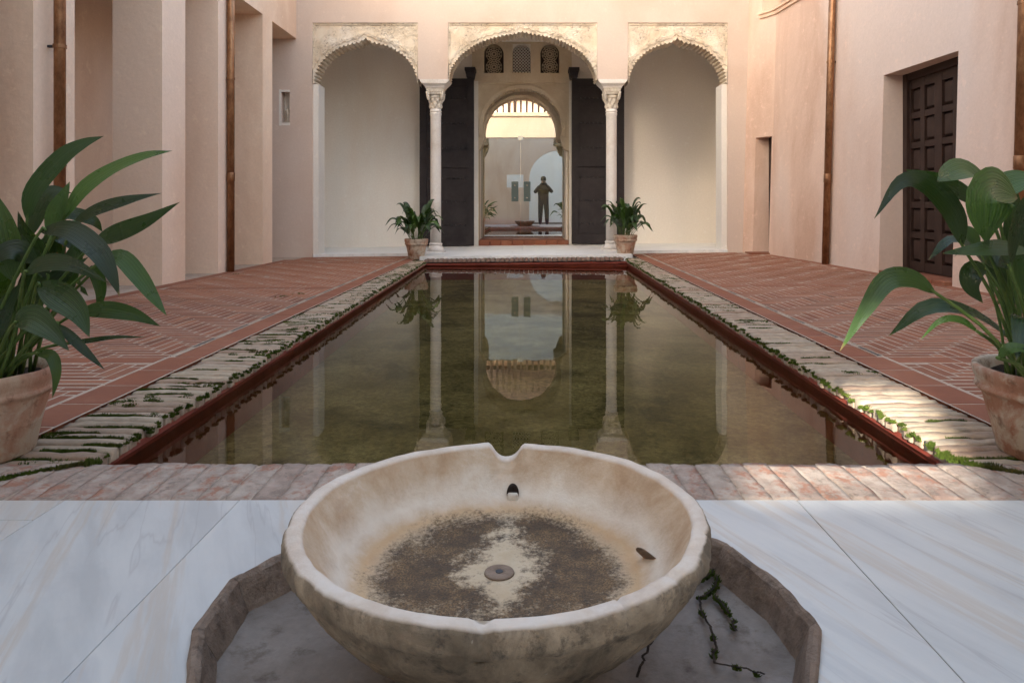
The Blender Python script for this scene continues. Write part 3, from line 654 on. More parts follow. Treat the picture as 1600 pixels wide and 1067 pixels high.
# the bowl
bw = thing('stone_bowl', (BC.x, BC.y, -.06), 'large shallow stone bowl with a notched rim and dark stained bottom', 'bowl')
def bowl():
    prof = [(0.0, .083, 0), (.05, .083, 0), (.10, .084, 0), (.15, .086, 0), (.19, .089, 0), (.218, .093, 0), (.240, .101, 0), (.258, .114, 0), (.272, .130, 0), (.285, .148, 0), (.297, .165, 0), (.308, .180, 0), (.3125, .187, 0),
            (.3155, .1915, 1), (.320, .1937, 1), (.328, .1940, 1), (.336, .1928, 1), (.3405, .1895, 2), (.3432, .183, 2), (.3440, .174, 2), (.3432, .164, 2), (.340, .156, 2), (.334, .151, 2), (.329, .143, 2), (.322, .130, 2), (.309, .110, 2), (.290, .086, 2), (.264, .058, 2), (.230, .030, 2), (.19, .004, 2), (.16, -.018, 2), (.15, -.04, 2), (.155, -.06, 2)]
    SEG = 300; V = []; Fc = []; out = []; rim = []; m_ = len(prof)
    notch = math.pi / 2 - .01
    for i in range(SEG):
        a = 2 * math.pi * i / SEG; ca, sa = math.cos(a), math.sin(a)
        for k, (r, z, kind) in enumerate(prof):
            n1 = mn.noise(Vector((ca * 3, sa * 3, z * 12))); n2 = mn.noise(Vector((ca * 11, sa * 11, z * 40 + 5))); n3 = mn.noise(Vector((ca * 30, sa * 30, z * 60 + 9)))
            rough = 1.0 + (1.6 if (kind >= 1 and sa < -.1) else 0)
            rr = r + (.0035 * n1 * (1 if r > .1 else 0)) + (.0016 * n2 * rough if kind else .0010 * n2) + (.0012 * n3 * rough if kind == 2 else 0)
            zz = z + .0028 * n1 * (r / .34) + (.0007 * n2 * rough if kind == 1 else .0004 * n2)
            if kind >= 1 and sa < 0 and z > .15:                 # chipped front rim
                ch = max(0, mn.noise(Vector((a * 8, 3.1, 0))) - .30) + 1.0 * max(0, mn.noise(Vector((a * 30, 7.7, z * 40))) - .42); ch = min(ch, .4) * min(1, -sa * 2.5); zz -= .022 * ch; rr -= .026 * ch * (1 if r > .33 else .3)
            d = (a - notch) * .33
            if z > .14 and r > .28:                                 # rounded U notch in the far rim
                w_ = max(0, 1 - (abs(d) / .034) ** 2.4) ** 1.0 if abs(d) < .034 else 0; zz -= .030 * w_ * min(1, (z - .14) / .045)
            V.append((BC.x + rr * ca, BC.y + rr * sa, zz)); out.append(1.0 if kind == 2 else 0.0); rim.append(1.0 if kind == 1 else 0.0)
    for i in range(SEG):
        j = (i + 1) % SEG
        for k in range(m_ - 1):
            # wall stays closed; the outlet hole's shade is a dark shape set in it
            Fc.append((i * m_ + k, i * m_ + k + 1, j * m_ + k + 1, j * m_ + k))
    q = MB(); q.v = V; q.f = Fc; o = q.build('bowl_body', MT['bowl'], bw, smooth=True, recalc=True)
    o.data.attributes.new('outside', 'FLOAT', 'POINT').data.foreach_set('value', out); o.data.attributes.new('rim', 'FLOAT', 'POINT').data.foreach_set('value', rim)
bowl()
d_ = MB(); d_.lathe([(0.0001, .0855), (.006, .0850), (.0065, .0865), (.016, .0866), (.022, .0868), (.0245, .0862), (.0255, .0835)], BC.x + .0, BC.y + .005, 36); dr_ = d_.build('drain', MT['kerb'], bw, smooth=True)
MB().lathe([(.0001, .0872), (.0062, .0872), (.0062, .084)], BC.x, BC.y + .005, 20).build('drain_hole_shade', MT['iron'], dr_)  # dark disc in place of the shade inside the hole
# spout outlet in the far wall: dark shape in place of the shaded hole, with a pale stone plug; stone stub on the right
p = at(797, 790, 1.465); p = Vector((BC.x + .018, BC.y + .262, .119))
hl = MB(); N = 20
hl.loft([[(p.x + .0125 * math.cos(a_), p.y - .010 + .004 * math.sin(a_), p.z + .014 * math.sin(a_)) for a_ in [6.2832 * i / N for i in range(N)]], [(p.x + .010 * math.cos(a_), p.y + .02, p.z + .011 * math.sin(a_)) for a_ in [6.2832 * i / N for i in range(N)]]]); ho = hl.build('outlet', MT['soil'], bw)
MB().cbox(p.x - .011, p.x + .011, p.y - .016, p.y - .004, p.z - .013, p.z + .001, .003).build('outlet_plug', MT['capital'], ho, smooth=True)
st = MB(); c = Vector((BC.x + .250, BC.y + .002, .112))
st.loft([[(c.x + .012 * q_ - .010 * math.cos(a_) * s_, c.y + .014 * math.cos(a_ + .6) * s_, c.z + .010 * math.sin(a_) * s_ - q_ * .01) for a_ in [6.2832 * i / 10 for i in range(10)]] for q_, s_ in ((-1.2, .5), (-.9, .9), (0, 1.05), (1.2, 1.1))]); st.build('outlet_stub', MT['kerb'], bw, smooth=True)

# ------------------------------------------------------------------ left gallery wall
gw = thing('gallery_wall', (-3.5, 5, 0), 'pink plastered gallery wall of tall square piers left of the pool', 'wall')
piers = [(4.80, 5.24), (6.50, 6.94), (7.68, 7.98), (8.98, 9.32)]
MB().box(LWX - .42, LWX, -1.45, 4.2, -.1, 3.1).build('wall_end', MT['wall_left'], gw)
for a, b in piers:
    m = MB(); n = 1; m.box(LWX - .45, LWX, a, b, -.1, 3.1, skip='t'); m.build('pier', MT['wall_left'], gw)
MB().box(LWX - .45, LWX, -1.45, 10.297, 3.1, 4.5).build('upper_wall', MT['wall_left'], gw)
MB().box(-5.0, -4.9, -1.45, 10.297, -.1, 3.6).build('back_wall', MT['wall_left'], gw)
MB().box(-4.9, LWX - .45, -1.45, 10.297, 3.45, 3.6).build('gallery_ceiling', MT['brown_wood'], gw)
MB().box(-4.9, LWX - .02, -1.45, -1.35, -.1, 3.45).build('end_wall', MT['wall_left'], gw)
m = MB(); m.quad((-4.9, -1.4, -.046), (LWX + .05, -1.4, -.046), (LWX + .05, 10.3, -.046), (-4.9, 10.3, -.046)); tag(m.build('gallery_floor', MT['mortar']), kind='structure')

# ------------------------------------------------------------------ right wall
rw = thing('side_wall', (3.6, 5, 0), 'rose plastered wall right of the pool with two doorways', 'wall')
D0, D1, DT = 6.10, 7.25, 2.02; E0, E1, ET = 9.87, 10.13, 1.66; W0, W1, WZ = 8.3, 10.08, 3.42
def rmap(u, z, d): return (rwx(u) + .027 * z + d * (1.0), u, z)
ys_ = cuts(-1.45, 1, 3, 5, D0, D1, 6.2, 8.28, W0, 9.85, E0, W1, E1, 10.3); zs_ = cuts(-.1, .5, 1.1, ET, DT, 2.7, WZ, 4.3, 4.6)
def rsol(u, z):
    if D0 < u < D1 and z < DT: return False
    if E0 < u < E1 and z < ET: return False
    if W0 < u < W1 and WZ < z < 4.3: return False
    return True
wall_grid(ys_, zs_, rsol, rmap, .26).build('wall_face', MT['wall_right'], rw)
xb = rwx(8.5) + .35
m = MB(); 
m.quad((rwx(W0) + .30, W0 - .2, WZ - .1), (rwx(W1) + .45, W1 + .2, WZ - .1), (rwx(W1) + .50, W1 + .2, 5), (rwx(W0) + .42, W0 - .2, 5)); m.build('window_back', MT['white'], rw)
# moulded sill under the high window
m = MB()
for (dx, z0, z1) in ((.050, WZ - .035, WZ - .004), (.025, WZ - .085, WZ - .035)):
    pts = [W0 - .1, 9.0, 9.85, W1 + .02]
    for a, b in zip(pts, pts[1:]):
        f = lambda u, z, d: Vector(rmap(u, z, d))
        A = [f(a, z0, -dx), f(b, z0, -dx), f(b, z1, -dx), f(a, z1, -dx), f(a, z0, .02), f(b, z0, .02), f(b, z1, .02), f(a, z1, .02)]
        n = len(m.v); m.v += [tuple(p) for p in A]; m.f += [(n, n + 1, n + 2, n + 3), (n + 3, n + 2, n + 6, n + 7), (n, n + 4, n + 5, n + 1), (n + 1, n + 5, n + 6, n + 2), (n, n + 3, n + 7, n + 4)]
m.build('window_sill', MT['wall_left'], rw)
# panelled double door in the near doorway
DX = 3.86
dr = MB(); dr.box(DX + .02, DX + .06, D0 - .1, D1 + .1, 0, 2.2); door = dr.build('door', MT['brown_wood'], rw)
fr = MB(); fr.box(DX - .05, DX + .02, D1 - .075, D1 + .06, .06, 2.12); fr.box(DX - .05, DX + .02, D0 - .12, D0 - .02, .06, 2.12); fr.box(DX - .045, DX + .02, D0 - .02, D1 - .075, 1.95, 2.12); fr.build('door_frame', MT['brown_wood'], door)
cols = [(6.98, 7.15), (6.74, 6.91), (6.45, 6.62), (6.21, 6.38)]; r0, pit, ph = .15, .295, .235
ras = MB(); edges = [D0 - .02] + [v for c_ in sorted(cols) for v in c_] + [D1 - .075]
for i in range(0, len(edges), 2): ras.box(DX - .020, DX + .02, edges[i], edges[i + 1], .06, 1.95)
for c_ in cols:
    for k in range(7):
        z0 = .06 if k == 0 else r0 + (k - 1) * pit + ph; z1 = r0 + k * pit if k < 6 else 1.95; ras.box(DX - .017, DX + .02, c_[0], c_[1], z0, z1)
ras.build('rails', MT['brown_wood'], door)
for c_ in cols:
    for k in range(6):
        z0 = r0 + k * pit; y0, y1 = c_; z1 = z0 + ph; x0 = DX + .018; x1 = DX - .010; g = .03
        q_ = MB(); q_.loft([[(x0, y0 + .006, z0 + .006), (x0, y1 - .006, z0 + .006), (x0, y1 - .006, z1 - .006), (x0, y0 + .006, z1 - .006)], [(x0 - .008, y0 + .012, z0 + .012), (x0 - .008, y1 - .012, z0 + .012), (x0 - .008, y1 - .012, z1 - .012), (x0 - .008, y0 + .012, z1 - .012)], [(x1, y0 + g, z0 + g), (x1, y1 - g, z0 + g), (x1, y1 - g, z1 - g), (x1, y0 + g, z1 - g)]]); q_.build('door_panel', MT['brown_wood'], door)
stp = MB(); k = D0
while k < D1 - .05: 
    e = min(k + .19, D1); MB().cbox(rwx(6.7) - .035, rwx(6.7) + .09, k + .004, e - .004, -.02, .055, .005).build('step_brick', MT['tile'], rw, origin=(rwx(6.7), (k + e) / 2, .05), recalc=False); k += .19
MB().box(rwx(6.7) + .092, DX + .02, D0 - .05, D1 + .05, -.02, .052).build('threshold', MT['tile'], rw)
MB().box(rwx(D1) + .26, DX + .3, D1 - .001, D1 + .08, -.05, 2.3).build('door_reveal', MT['ochre'], rw)
# far small doorway
MB().box(3.43, 3.47, E0 - .3, E1 + .02, -.05, 1.8).build('small_door', MT['brown_wood'], rw)
MB().box(3.10, 3.60, E0 - .02, E1 + .02, -.05, .055).build('threshold', MT['tile'], rw)
MB().box(3.35, 3.9, E1 + .001, E1 + .05, -.05, 1.9).build('door_reveal', MT['wall_right'], rw)

# ------------------------------------------------------------------ downpipes
def downpipe(x, y, lean, zt, bands, r, label, wallx):
    t = thing('downpipe', (x, y, 0), label, 'drainpipe', 'copper downpipes on the side walls')
    P = lambda z: (x + lean * z, y, z)
    MB().tube([P(-.04), P(zt)], r, 20).build('pipe', MT['copper'], t, smooth=True)
    for z in bands:
        b = MB(); b.tube([P(z - .012), P(z + .012)], r + .006, 20); o = b.build('bracket', MT['copper'], t); s = 1 if wallx > x else -1
        MB().box(*sorted((x + lean * z, wallx + lean * z)), y - .012, y + .012, z - .008, z + .008).build('bracket_arm', MT['iron'], o)
    for z in (1.02,):
        MB().tube([P(z - .05), P(z - .045), P(z + .045), P(z + .05)], lambda u: r + (.004 if .05 < u < .95 else .0), 20).build('collar', MT['copper'], t, smooth=True)
downpipe(-3.22, 4.95, 0, 4.45, (1.80, 3.2), .037, 'copper downpipe on the nearest left pier, behind the big left plant', LWX - .01)
downpipe(-3.255, 7.90, 0, 4.45, (2.1, 3.6), .040, 'copper downpipe between the plain piers on the left wall', LWX - .01)
downpipe(rwx(8.28) - .055, 8.28, .027, 4.5, (2.36, 3.9), .040, 'copper downpipe on the right wall between its two doorways', rwx(8.28) + .01)
downpipe(rwx(5.29) - .05, 5.29, .027, 4.5, (2.2, 3.9), .040, 'copper downpipe at the far right edge, above the right front plant', rwx(5.29) + .01)

# ------------------------------------------------------------------ far portico: floor, arcade, columns
A, S = 10.30, 10.30 / F
ax = lambda px: (px - 822) * S
az = lambda py: H + (322 - py) * S
t = thing('portico_floor', (0, 11, .04), 'grey white marble floor of the arcade at the far end', None, kind='structure')
for x0, x1, y0, y1 in [(-1.42, -.55, 9.54, 10.1), (-.55, .42, 9.54, 10.1), (.42, 1.42, 9.54, 10.1), (-1.42, -.2, 10.1, 10.75), (-.2, 1.42, 10.1, 10.75)] + [(a, a + .85, b, b + .68) for a in (-3.45, -2.6, -1.75, -.9, -.05, .8, 1.65, 2.5) for b in (10.75, 11.43)] + [(-3.06, -2.2, 10.3, 10.75), (-2.2, -1.42, 10.3, 10.75), (1.42, 2.2, 10.3, 10.75), (2.2, 2.9, 10.3, 10.75)]:
    cx, cy = (x0 + x1) / 2, (y0 + y1) / 2; o = MB(); g = .0015
    V4 = [(x, y, .04 + fz(x, y)) for x, y in ((x0 + g, y0 + g), (x1 - g, y0 + g), (x1 - g, y1 - g), (x0 + g, y1 - g))]
    o.quad(*V4); lo = [(x, y, -.05) for x, y, z in V4]
    for i in range(4): j = (i + 1) % 4; o.quad(V4[i], lo[i], lo[j], V4[j])
    o.build('slab', MT['marble_far'], t, origin=(cx, cy, .04))
L0, L1, C0, C1, R0, R1 = ax(488), ax(653), ax(700), ax(933), ax(981), ax(1137)
ZT, ZI = az(36), az(124); NX0, NX1, NZ0, NZ1 = ax(439.5), ax(452.5), az(192), az(144)
aw = thing('arcade_wall', (0, A, 0), 'pale pink wall with three carved stucco arches at the far end', 'wall')
def asol(x, z):
    if L0 < x < R1 and z < ZI: return False
    if ZI < z < ZT and (L0 < x < L1 or C0 < x < C1 or R0 < x < R1): return False
    if NX0 < x < NX1 and NZ0 < z < NZ1: return False
    return True
wall_grid(cuts(-4.9, NX0, NX1, L0, L1, C0, C1, R0, R1, 3.9), cuts(-.1, NZ0, NZ1, ZI, ZT, 4.7), asol, lambda u, z, d: (u, A + d, z), .36).build('wall_face', MT['wall_arcade'], aw)
# niche lining and white surround
m = MB(); m.box(NX0 - .03, NX1 + .03, A + .14, A + .17, NZ0 - .03, NZ1 + .03); m.build('niche_back', MT['white'], aw)
m = MB(); m.box(NX0 - .032, NX0, A - .006, A + .02, NZ0 - .045, NZ1 + .035); m.box(NX0, NX1 + .005, A - .006, A + .02, NZ0 - .04, NZ0); m.box(NX0, NX1, A - .004, A + .02, NZ1, NZ1 + .03); m.build('niche_frame', MT['white'], aw)
fg = MB(); pts = []
for i, (z, r) in enumerate(((0, .022), (.05, .030), (.10, .026), (.15, .036), (.19, .033), (.215, .012))):
    pts.append([(NX1 - .045 + r * (1 + .35 * mn.noise(Vector((i * 2.1, j, 1)))) * math.cos(6.2832 * j / 10) + .01 * math.sin(i), A + .065 + r * math.sin(6.2832 * j / 10), NZ0 + z) for j in range(10)])
fg.loft(pts); tag(fg.build('stucco_fragment', MT['capital']), 'broken piece of carved stucco standing in the small wall niche', 'fragment')

def archpanel(name, parent, x0, x1, zb, zt, cx, zs, a, b, y0, depth, tip=0.05, lobes=36, sc=.028, band=.085, th0=0.0, mat='stucco', proud=.022, ribs=True):
    N = lobes * 4; T = [(-th0) + (math.pi + 2 * th0) * i / N for i in range(N + 1)]
    def inner(i, th, k=1.0):
        s = abs(math.sin(i / 4 * math.pi)) * sc * k - sc * .5
        tz = tip * math.exp(-((th - math.pi / 2) / .085) ** 2)
        return Vector((cx + (a - s) * math.cos(th), 0, zs + (b - s) * math.sin(th) + tz))
    def clampr(p): return Vector((min(max(p.x, x0 + .004), x1 - .004), 0, min(max(p.z, zb), zt - .004)))
    def outer(th, e): 
        tz = tip * 1.1 * math.exp(-((th - math.pi / 2) / .12) ** 2)
        return clampr(Vector((cx + (a + e) * math.cos(th), 0, zs + (b + e) * math.sin(th) + tz)))
    def rect(th):
        dx, dz = math.cos(th) * a, math.sin(th) * b; k = 1e9
        if dx > 1e-6: k = min(k, (x1 - cx) / dx)
        if dx < -1e-6: k = min(k, (x0 - cx) / dx)
        if dz > 1e-6: k = min(k, (zt - zs) / dz)
        return Vector((cx + dx * k, 0, zs + dz * k))
    RC = [rect(t_) for t_ in T]
    for c in ((x0, zt), (x1, zt)):
        i = min(range(N + 1), key=lambda i: (RC[i].x - c[0]) ** 2 + (RC[i].z - c[1]) ** 2); RC[i] = Vector((c[0], 0, c[1]))
    Y = lambda p, d: (p.x, y0 + d, p.z)
    m = MB(); rows = []
    for i, th in enumerate(T):
        p = inner(i, th); e1 = outer(th, band * .55 + .010 * math.sin(i * math.pi / 4)); e2 = outer(th, band); r = RC[i]
        pin_ = inner(i, th, .9)
        rows.append([Y(r, proud), Y(e2, proud), Y(e2, proud - .035), Y(e1, proud - .03), Y(e1, .002), Y(p, .004), Y(p, depth * .30), Y(Vector((p.x, 0, p.z)), depth)])
    for i in range(N):
        for k in range(7): m.quad(rows[i][k], rows[i + 1][k], rows[i + 1][k + 1], rows[i][k + 1])
        m.quad(rows[i][7], rows[i + 1][7], (RC[i + 1].x, y0 + depth, RC[i + 1].z), (RC[i].x, y0 + depth, RC[i].z))
    for sgn, row in ((1, rows[0]), (-1, rows[-1])):
        xi, xr, z = row[7][0], (x1 if sgn > 0 else x0), row[7][2]
        m.quad((xi, y0, z), (xr, y0, z), (xr, y0 + depth, z), (xi, y0 + depth, z))
    o = m.build(name, MT[mat], parent, recalc=False)
    # thin raised border under the frame
    fr = MB(); g = .028
    fr.box(x0 + .001, x1 - .001, y0 + proud - .012, y0 + proud + .01, zt - g, zt - .001); fr.box(x0 + .001, x0 + g, y0 + proud - .012, y0 + proud + .01, zs + .12, zt - g); fr.box(x1 - g, x1 - .001, y0 + proud - .012, y0 + proud + .01, zs + .12, zt - g)
    fr.build('border', MT[mat], o)
    return o
ZS = az(131)
archpanel('stucco_arch', aw, L0, L1, ZS, ZT, ax(571), ZS, (L1 - L0) / 2 - .012, az(66) - ZS, A + .004, .34)
archpanel('stucco_arch', aw, C0, C1, az(126), ZT, ax(816.5), az(126), (C1 - C0) / 2 - .012, az(53) - az(126), A + .004, .34, tip=.03, lobes=56)
archpanel('stucco_arch', aw, R0, R1, ZS, ZT, ax(1059), ZS, (R1 - R0) / 2 - .012, az(66) - ZS, A + .004, .34)
for xa, xb_ in ((L0, L0 + .075), (R1 - .075, R1)):
    MB().box(xa, xb_, A + .05, A + .36, -.05, ZS - .001).build('jamb', MT['white'], aw)

def column(px, label):
    cx, cy = ax(px), A + .17; z0 = .04 + fz(cx, A)
    t = thing('marble_column', (cx, cy, z0), label, 'column', 'marble columns of the far arcade')
    zb = z0; zn = az(178)
    MB().cbox(cx - .135, cx + .135, cy - .135, cy + .135, zb - .03, zb + .02, .006).build('plinth', MT['column'], t)
    MB().lathe([(.128, zb + .02), (.118, zb + .05), (.098, zb + .085), (.088, zb + .105), (.090, zb + .110), (.096, zb + .118), (.096, zb + .128), (.088, zb + .136), (.079, zb + .138)], cx, cy, 36).build('base', MT['column'], t, smooth=True)
    MB().lathe([(.079, zb + .138), (.078, zb + .8), (.077, zn - .02), (.080, zn - .012), (.080, zn)], cx, cy, 36).build('shaft', MT['column'], t, smooth=True)
    MB().lathe([(.080, zn), (.084, zn + .006), (.084, zn + .022), (.079, zn + .028), (.079, zn + .040), (.085, zn + .046), (.085, zn + .060), (.079, zn + .066), (.079, zn + .090)], cx, cy, 36).build('astragal', MT['column'], t, smooth=True)
    # carved capital: leafy drum below, square scrolled block above
    zl, zm, zc = zn + .09, zn + .235, az(136.5)
    m = MB(); NS = 64; rings = []
    for i in range(15):
        u = i / 14; z = zl + (zm - zl) * u; rg = []
        for j in range(NS):
            a_ = 6.2832 * j / NS; lobe = math.cos(a_ * 8 + (math.pi if u > .5 else 0)) * math.sin(math.pi * ((u * 2) % 1)) ; fine = math.cos(a_ * 16) * math.sin(u * 6.2832 * 2)
            rr = .082 + .016 * u + .013 * lobe + .004 * fine; rg.append((cx + rr * math.cos(a_), cy + rr * math.sin(a_), z))
        rings.append(rg)
    m.loft(rings, caps=False); cap = m.build('capital', MT['capital'], t, smooth=True)
    m = MB(); m.lathe([(.098, zm - .005), (.098, zm + .055), (.085, zm + .06)], cx, cy, 36); m.build('capital_drum', MT['capital'], cap, smooth=True)
    m = MB(); hb, ht = .098, .124
    for z_a, z_b, ha, hb_ in ((zm + .058, zm + .085, .112, .120), (zm + .086, zc - .012, .116, .124), (zc - .012, zc, .127, .127)):
        m.loft([[(cx - ha, cy - ha, z_a), (cx + ha, cy - ha, z_a), (cx + ha, cy + ha, z_a), (cx - ha, cy + ha, z_a)], [(cx - hb_, cy - hb_, z_b), (cx + hb_, cy - hb_, z_b), (cx + hb_, cy + hb_, z_b), (cx - hb_, cy + hb_, z_b)]])
    for k in range(5): xx = cx - .09 + .045 * k; m.box(xx - .012, xx + .012, cy - .132, cy - .118, zm + .095, zc - .02)
    m.build('abacus', MT['capital'], cap)
    for sx in (-1, 1):
        for sy in (-1, 1):
            m = MB(); c0 = (cx + sx * .100, cy + sy * .100)
            m.loft([[(c0[0] + r * math.cos(a_) + sx * o_, c0[1] + r * math.sin(a_) + sy * o_, z) for a_ in [6.2832 * i / 10 for i in range(10)]] for z, r, o_ in ((zm - .035, .006, -.012), (zm - .015, .020, -.008), (zm + .02, .022, 0), (zm + .06, .020, .006), (zm + .09, .018, .012))]); m.build('volute', MT['capital'], cap, smooth=True)
    m = MB(); prof = [(.136, zc), (.138, zc + .012), (.150, zc + .03), (.172, zc + .055), (.192, zc + .075), (.196, zc + .078), (.198, zc + .085), (.208, zc + .09), (.208, ZI - .001)]
    m.loft([[(cx - r, cy - min(r, .175), z), (cx + r, cy - min(r, .175), z), (cx + r, cy + min(r, .175), z), (cx - r, cy + min(r, .175), z)] for r, z in prof]); m.build('impost', MT['column'], t)
column(678.5, 'white marble column with carved capital left of the glass door'); column(957.5, 'white marble column with carved capital right of the glass door')

# ------------------------------------------------------------------ portico back wall, doorway, lattice windows
B = 12.10; bs = B / F
bx = lambda px: (px - 822) * bs
bz = lambda py: H + (322 - py) * bs
pw = thing('portico_wall', (0, B, 0), 'cream wall behind the arches with the central glazed doorway', 'wall')
MX0, MX1 = bx(738), bx(893); PX0, PX1, PZ = bx(747), bx(885), bz(130)
JX0, JX1, JZ = bx(748), bx(888.5), bz(236)
MB().box(-4.0, MX0, B, B + .4, -.1, 3.6).build('wall_face', MT['cream'], pw); MB().box(MX1, 4.0, B, B + .4, -.1, 3.6).build('wall_face', MT['cream'], pw)
wins = [(bx(756.5), bx(787), bz(115), bz(70)), (bx(801), bx(829), bz(114.5), bz(70)), (bx(844.5), bx(874), bz(115), bz(70))]
ZB = 1.86
def bsol(x, z):
    if PX0 < x < PX1 and ZB < z < PZ: return False
    if JX0 < x < JX1 and z < ZB: return False
    return not any(a < x < b and c < z < d for a, b, c, d in wins)
wall_grid(cuts(MX0, MX1, PX0, PX1, JX0, JX1, *[v for w_ in wins for v in w_[:2]]), cuts(-.1, ZB, PZ, 3.6, *[v for w_ in wins for v in w_[2:]]), bsol, lambda u, z, d: (u, B - .03 + d, z), .30).build('doorway_wall', MT['ochre'], pw)
dp = archpanel('doorway_arch', pw, PX0, PX1, ZB, PZ, bx(816), 2.02, .665, .655, B - .026, .28, tip=.0, lobes=60, sc=.020, band=.06, th0=.245, mat='ochre')
for s_, xa in ((1, PX1), (-1, PX0)):
    xi = bx(816) + s_ * .645; m = MB(); prof = [(xi, 1.858), (xi + s_ * .004, 1.80), (xi + s_ * .02, 1.77), (xi + s_ * .024, 1.73), (xi + s_ * .05, 1.70), (xi + s_ * .055, 1.67), ((JX1 if s_ > 0 else JX0) , 1.63), ((JX1 if s_ > 0 else JX0) + s_ * .001, 1.858)]
    m.loft([[(x, y, z) for x, z in prof] for y in (B - .024, B + .26)]); m.build('arch_bracket', MT['ochre'], pw)
# second, deeper arch and reveal
archpanel('inner_arch', pw, -1.2, 1.1, 1.75, 2.86, -.095, 1.95, .62, .615, B + .275, .30, tip=0, lobes=60, sc=.018, band=.04, th0=.20, mat='ochre')
for xa, xb_ in ((-1.3, JX0 - .012), (JX1 - .035, 1.2)): MB().box(xa, xb_, B + .272, B + 1.3, -.1, 1.84).build('reveal', MT['cream'], pw)
for xa, xb_ in ((JX0 - .085, JX0 - .004), (JX1 + .004, MX1 - .002)): MB().box(xa, xb_, B - .042, B - .028, .03, 2.80).build('jamb_strip', MT['white'], pw)
MB().box(MX0, MX1, B - .036, B - .0295, PZ + .004, PZ + .03).build('string_course', MT['ochre'], pw)
# sill of bricks
n = 8; wd_ = (JX1 - JX0) / n
for i in range(n): MB().cbox(JX0 + i * wd_ + .003, JX0 + (i + 1) * wd_ - .003, B - .06, B + .12, -.02, .122, .005).build('sill_brick', MT['tile'], pw, origin=(JX0 + (i + .5) * wd_, B, .1), recalc=False)
MB().box(JX0 - .1, JX1 + .1, B + .122, 14.5, -.04, .112).build('passage_floor', MT['tile'], pw)
# lattices
def lattice(win, kind):
    x0, x1, z0, z1 = win; cx, hw = (x0 + x1) / 2, (x1 - x0) / 2; zs = z1 - hw; y = B + .02
    fr = MB(); N = 24                                    # frame that rounds the head of the square hole
    pr = [(x0, z1)] ; arc = [(cx - hw * math.cos(math.pi * i / N), zs + hw * math.sin(math.pi * i / N)) for i in range(N + 1)]
    for i in range(N):
        c = (x0, z1) if i < N // 2 else (x1, z1); a, b = arc[i], arc[i + 1]
        fr.quad((a[0], B - .031, a[1]), (b[0], B - .031, b[1]), (c[0], B - .031, c[1])); fr.quad((a[0], B - .031, a[1]), (a[0], B + .08, a[1]), (b[0], B + .08, b[1]), (b[0], B - .031, b[1]))
    fr.quad((x0, B - .031, z1), (cx, B - .031, z1), (cx, B - .031, zs + hw)); 
    f = fr.build('lattice_window', MT['white'] if kind == 0 else MT['ochre'], pw, recalc=False)
    ins = lambda x, z, g=0: x0 + g < x < x1 - g and z0 < z < (zs + math.sqrt(max(0, hw * hw - (x - cx) ** 2)) if abs(x - cx) < hw else z0)
    m = MB()
    def bar(p, q, wd):
        n = max(1, int(math.dist(p, q) / .012)); run = None
        for i in range(n):
            a = (p[0] + (q[0] - p[0]) * i / n, p[1] + (q[1] - p[1]) * i / n); b = (p[0] + (q[0] - p[0]) * (i + 1) / n, p[1] + (q[1] - p[1]) * (i + 1) / n)
            ok = ins((a[0] + b[0]) / 2, (a[1] + b[1]) / 2)
            if ok: run = (run[0] if run else a, b)
            if (not ok or i == n - 1) and run: seg(run[0], run[1], wd); run = None
    def seg(p, q, wd):
        dx, dz = q[0] - p[0], q[1] - p[1]; l = math.hypot(dx, dz)
        if l < 1e-4: return
        nx, nz = -dz / l * wd / 2, dx / l * wd / 2
        y0_, y1_ = y, y + .02
        A4 = [(p[0] - nx, p[1] - nz), (q[0] - nx, q[1] - nz), (q[0] + nx, q[1] + nz), (p[0] + nx, p[1] + nz)]
        m.loft([[(a, y0_, b) for a, b in A4], [(a, y1_, b) for a, b in A4]])
    if kind == 0:
        st_ = .052
        for k in range(-20, 20):
            bar((cx + k * st_ - .6, z0 - .6 + .2), (cx + k * st_ + .6, z0 + .6 + .2), .011); bar((cx + k * st_ - .6, z0 + .8), (cx + k * st_ + .6, z0 - .4), .011)
    else:
        for zc in (z0 + .11, z0 + .33):
            for r_, n_, of in ((.022, 12, 0), (.060, 12, .5), (.095, 12, 0), (.135, 12, .5)):
                for i in range(n_):
                    a1, a2 = 6.2832 * (i + of) / n_, 6.2832 * (i + 1 + of) / n_; bar((cx + r_ * math.cos(a1), zc + r_ * math.sin(a1)), (cx + r_ * math.cos(a2), zc + r_ * math.sin(a2)), .007)
            for i in range(12):
                a1 = 6.2832 * i / 12
                for da in (-.26, .26): bar((cx + .022 * math.cos(a1), zc + .022 * math.sin(a1)), (cx + .06 * math.cos(a1 + da), zc + .06 * math.sin(a1 + da)), .007); bar((cx + .06 * math.cos(a1 + da), zc + .06 * math.sin(a1 + da)), (cx + .135 * math.cos(a1 - da), zc + .135 * math.sin(a1 - da)), .007)
    m.build('lattice', MT['white'] if kind == 0 else MT['ochre'], f, recalc=False)
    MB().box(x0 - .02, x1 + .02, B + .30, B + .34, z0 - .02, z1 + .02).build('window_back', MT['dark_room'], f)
lattice(wins[0], 1); lattice(wins[1], 0); lattice(wins[2], 1)
MB().box(MX0, MX1, B + .6, B + .7, PZ + .45, 3.6).build('inner_wall', MT['dark_room'], pw)
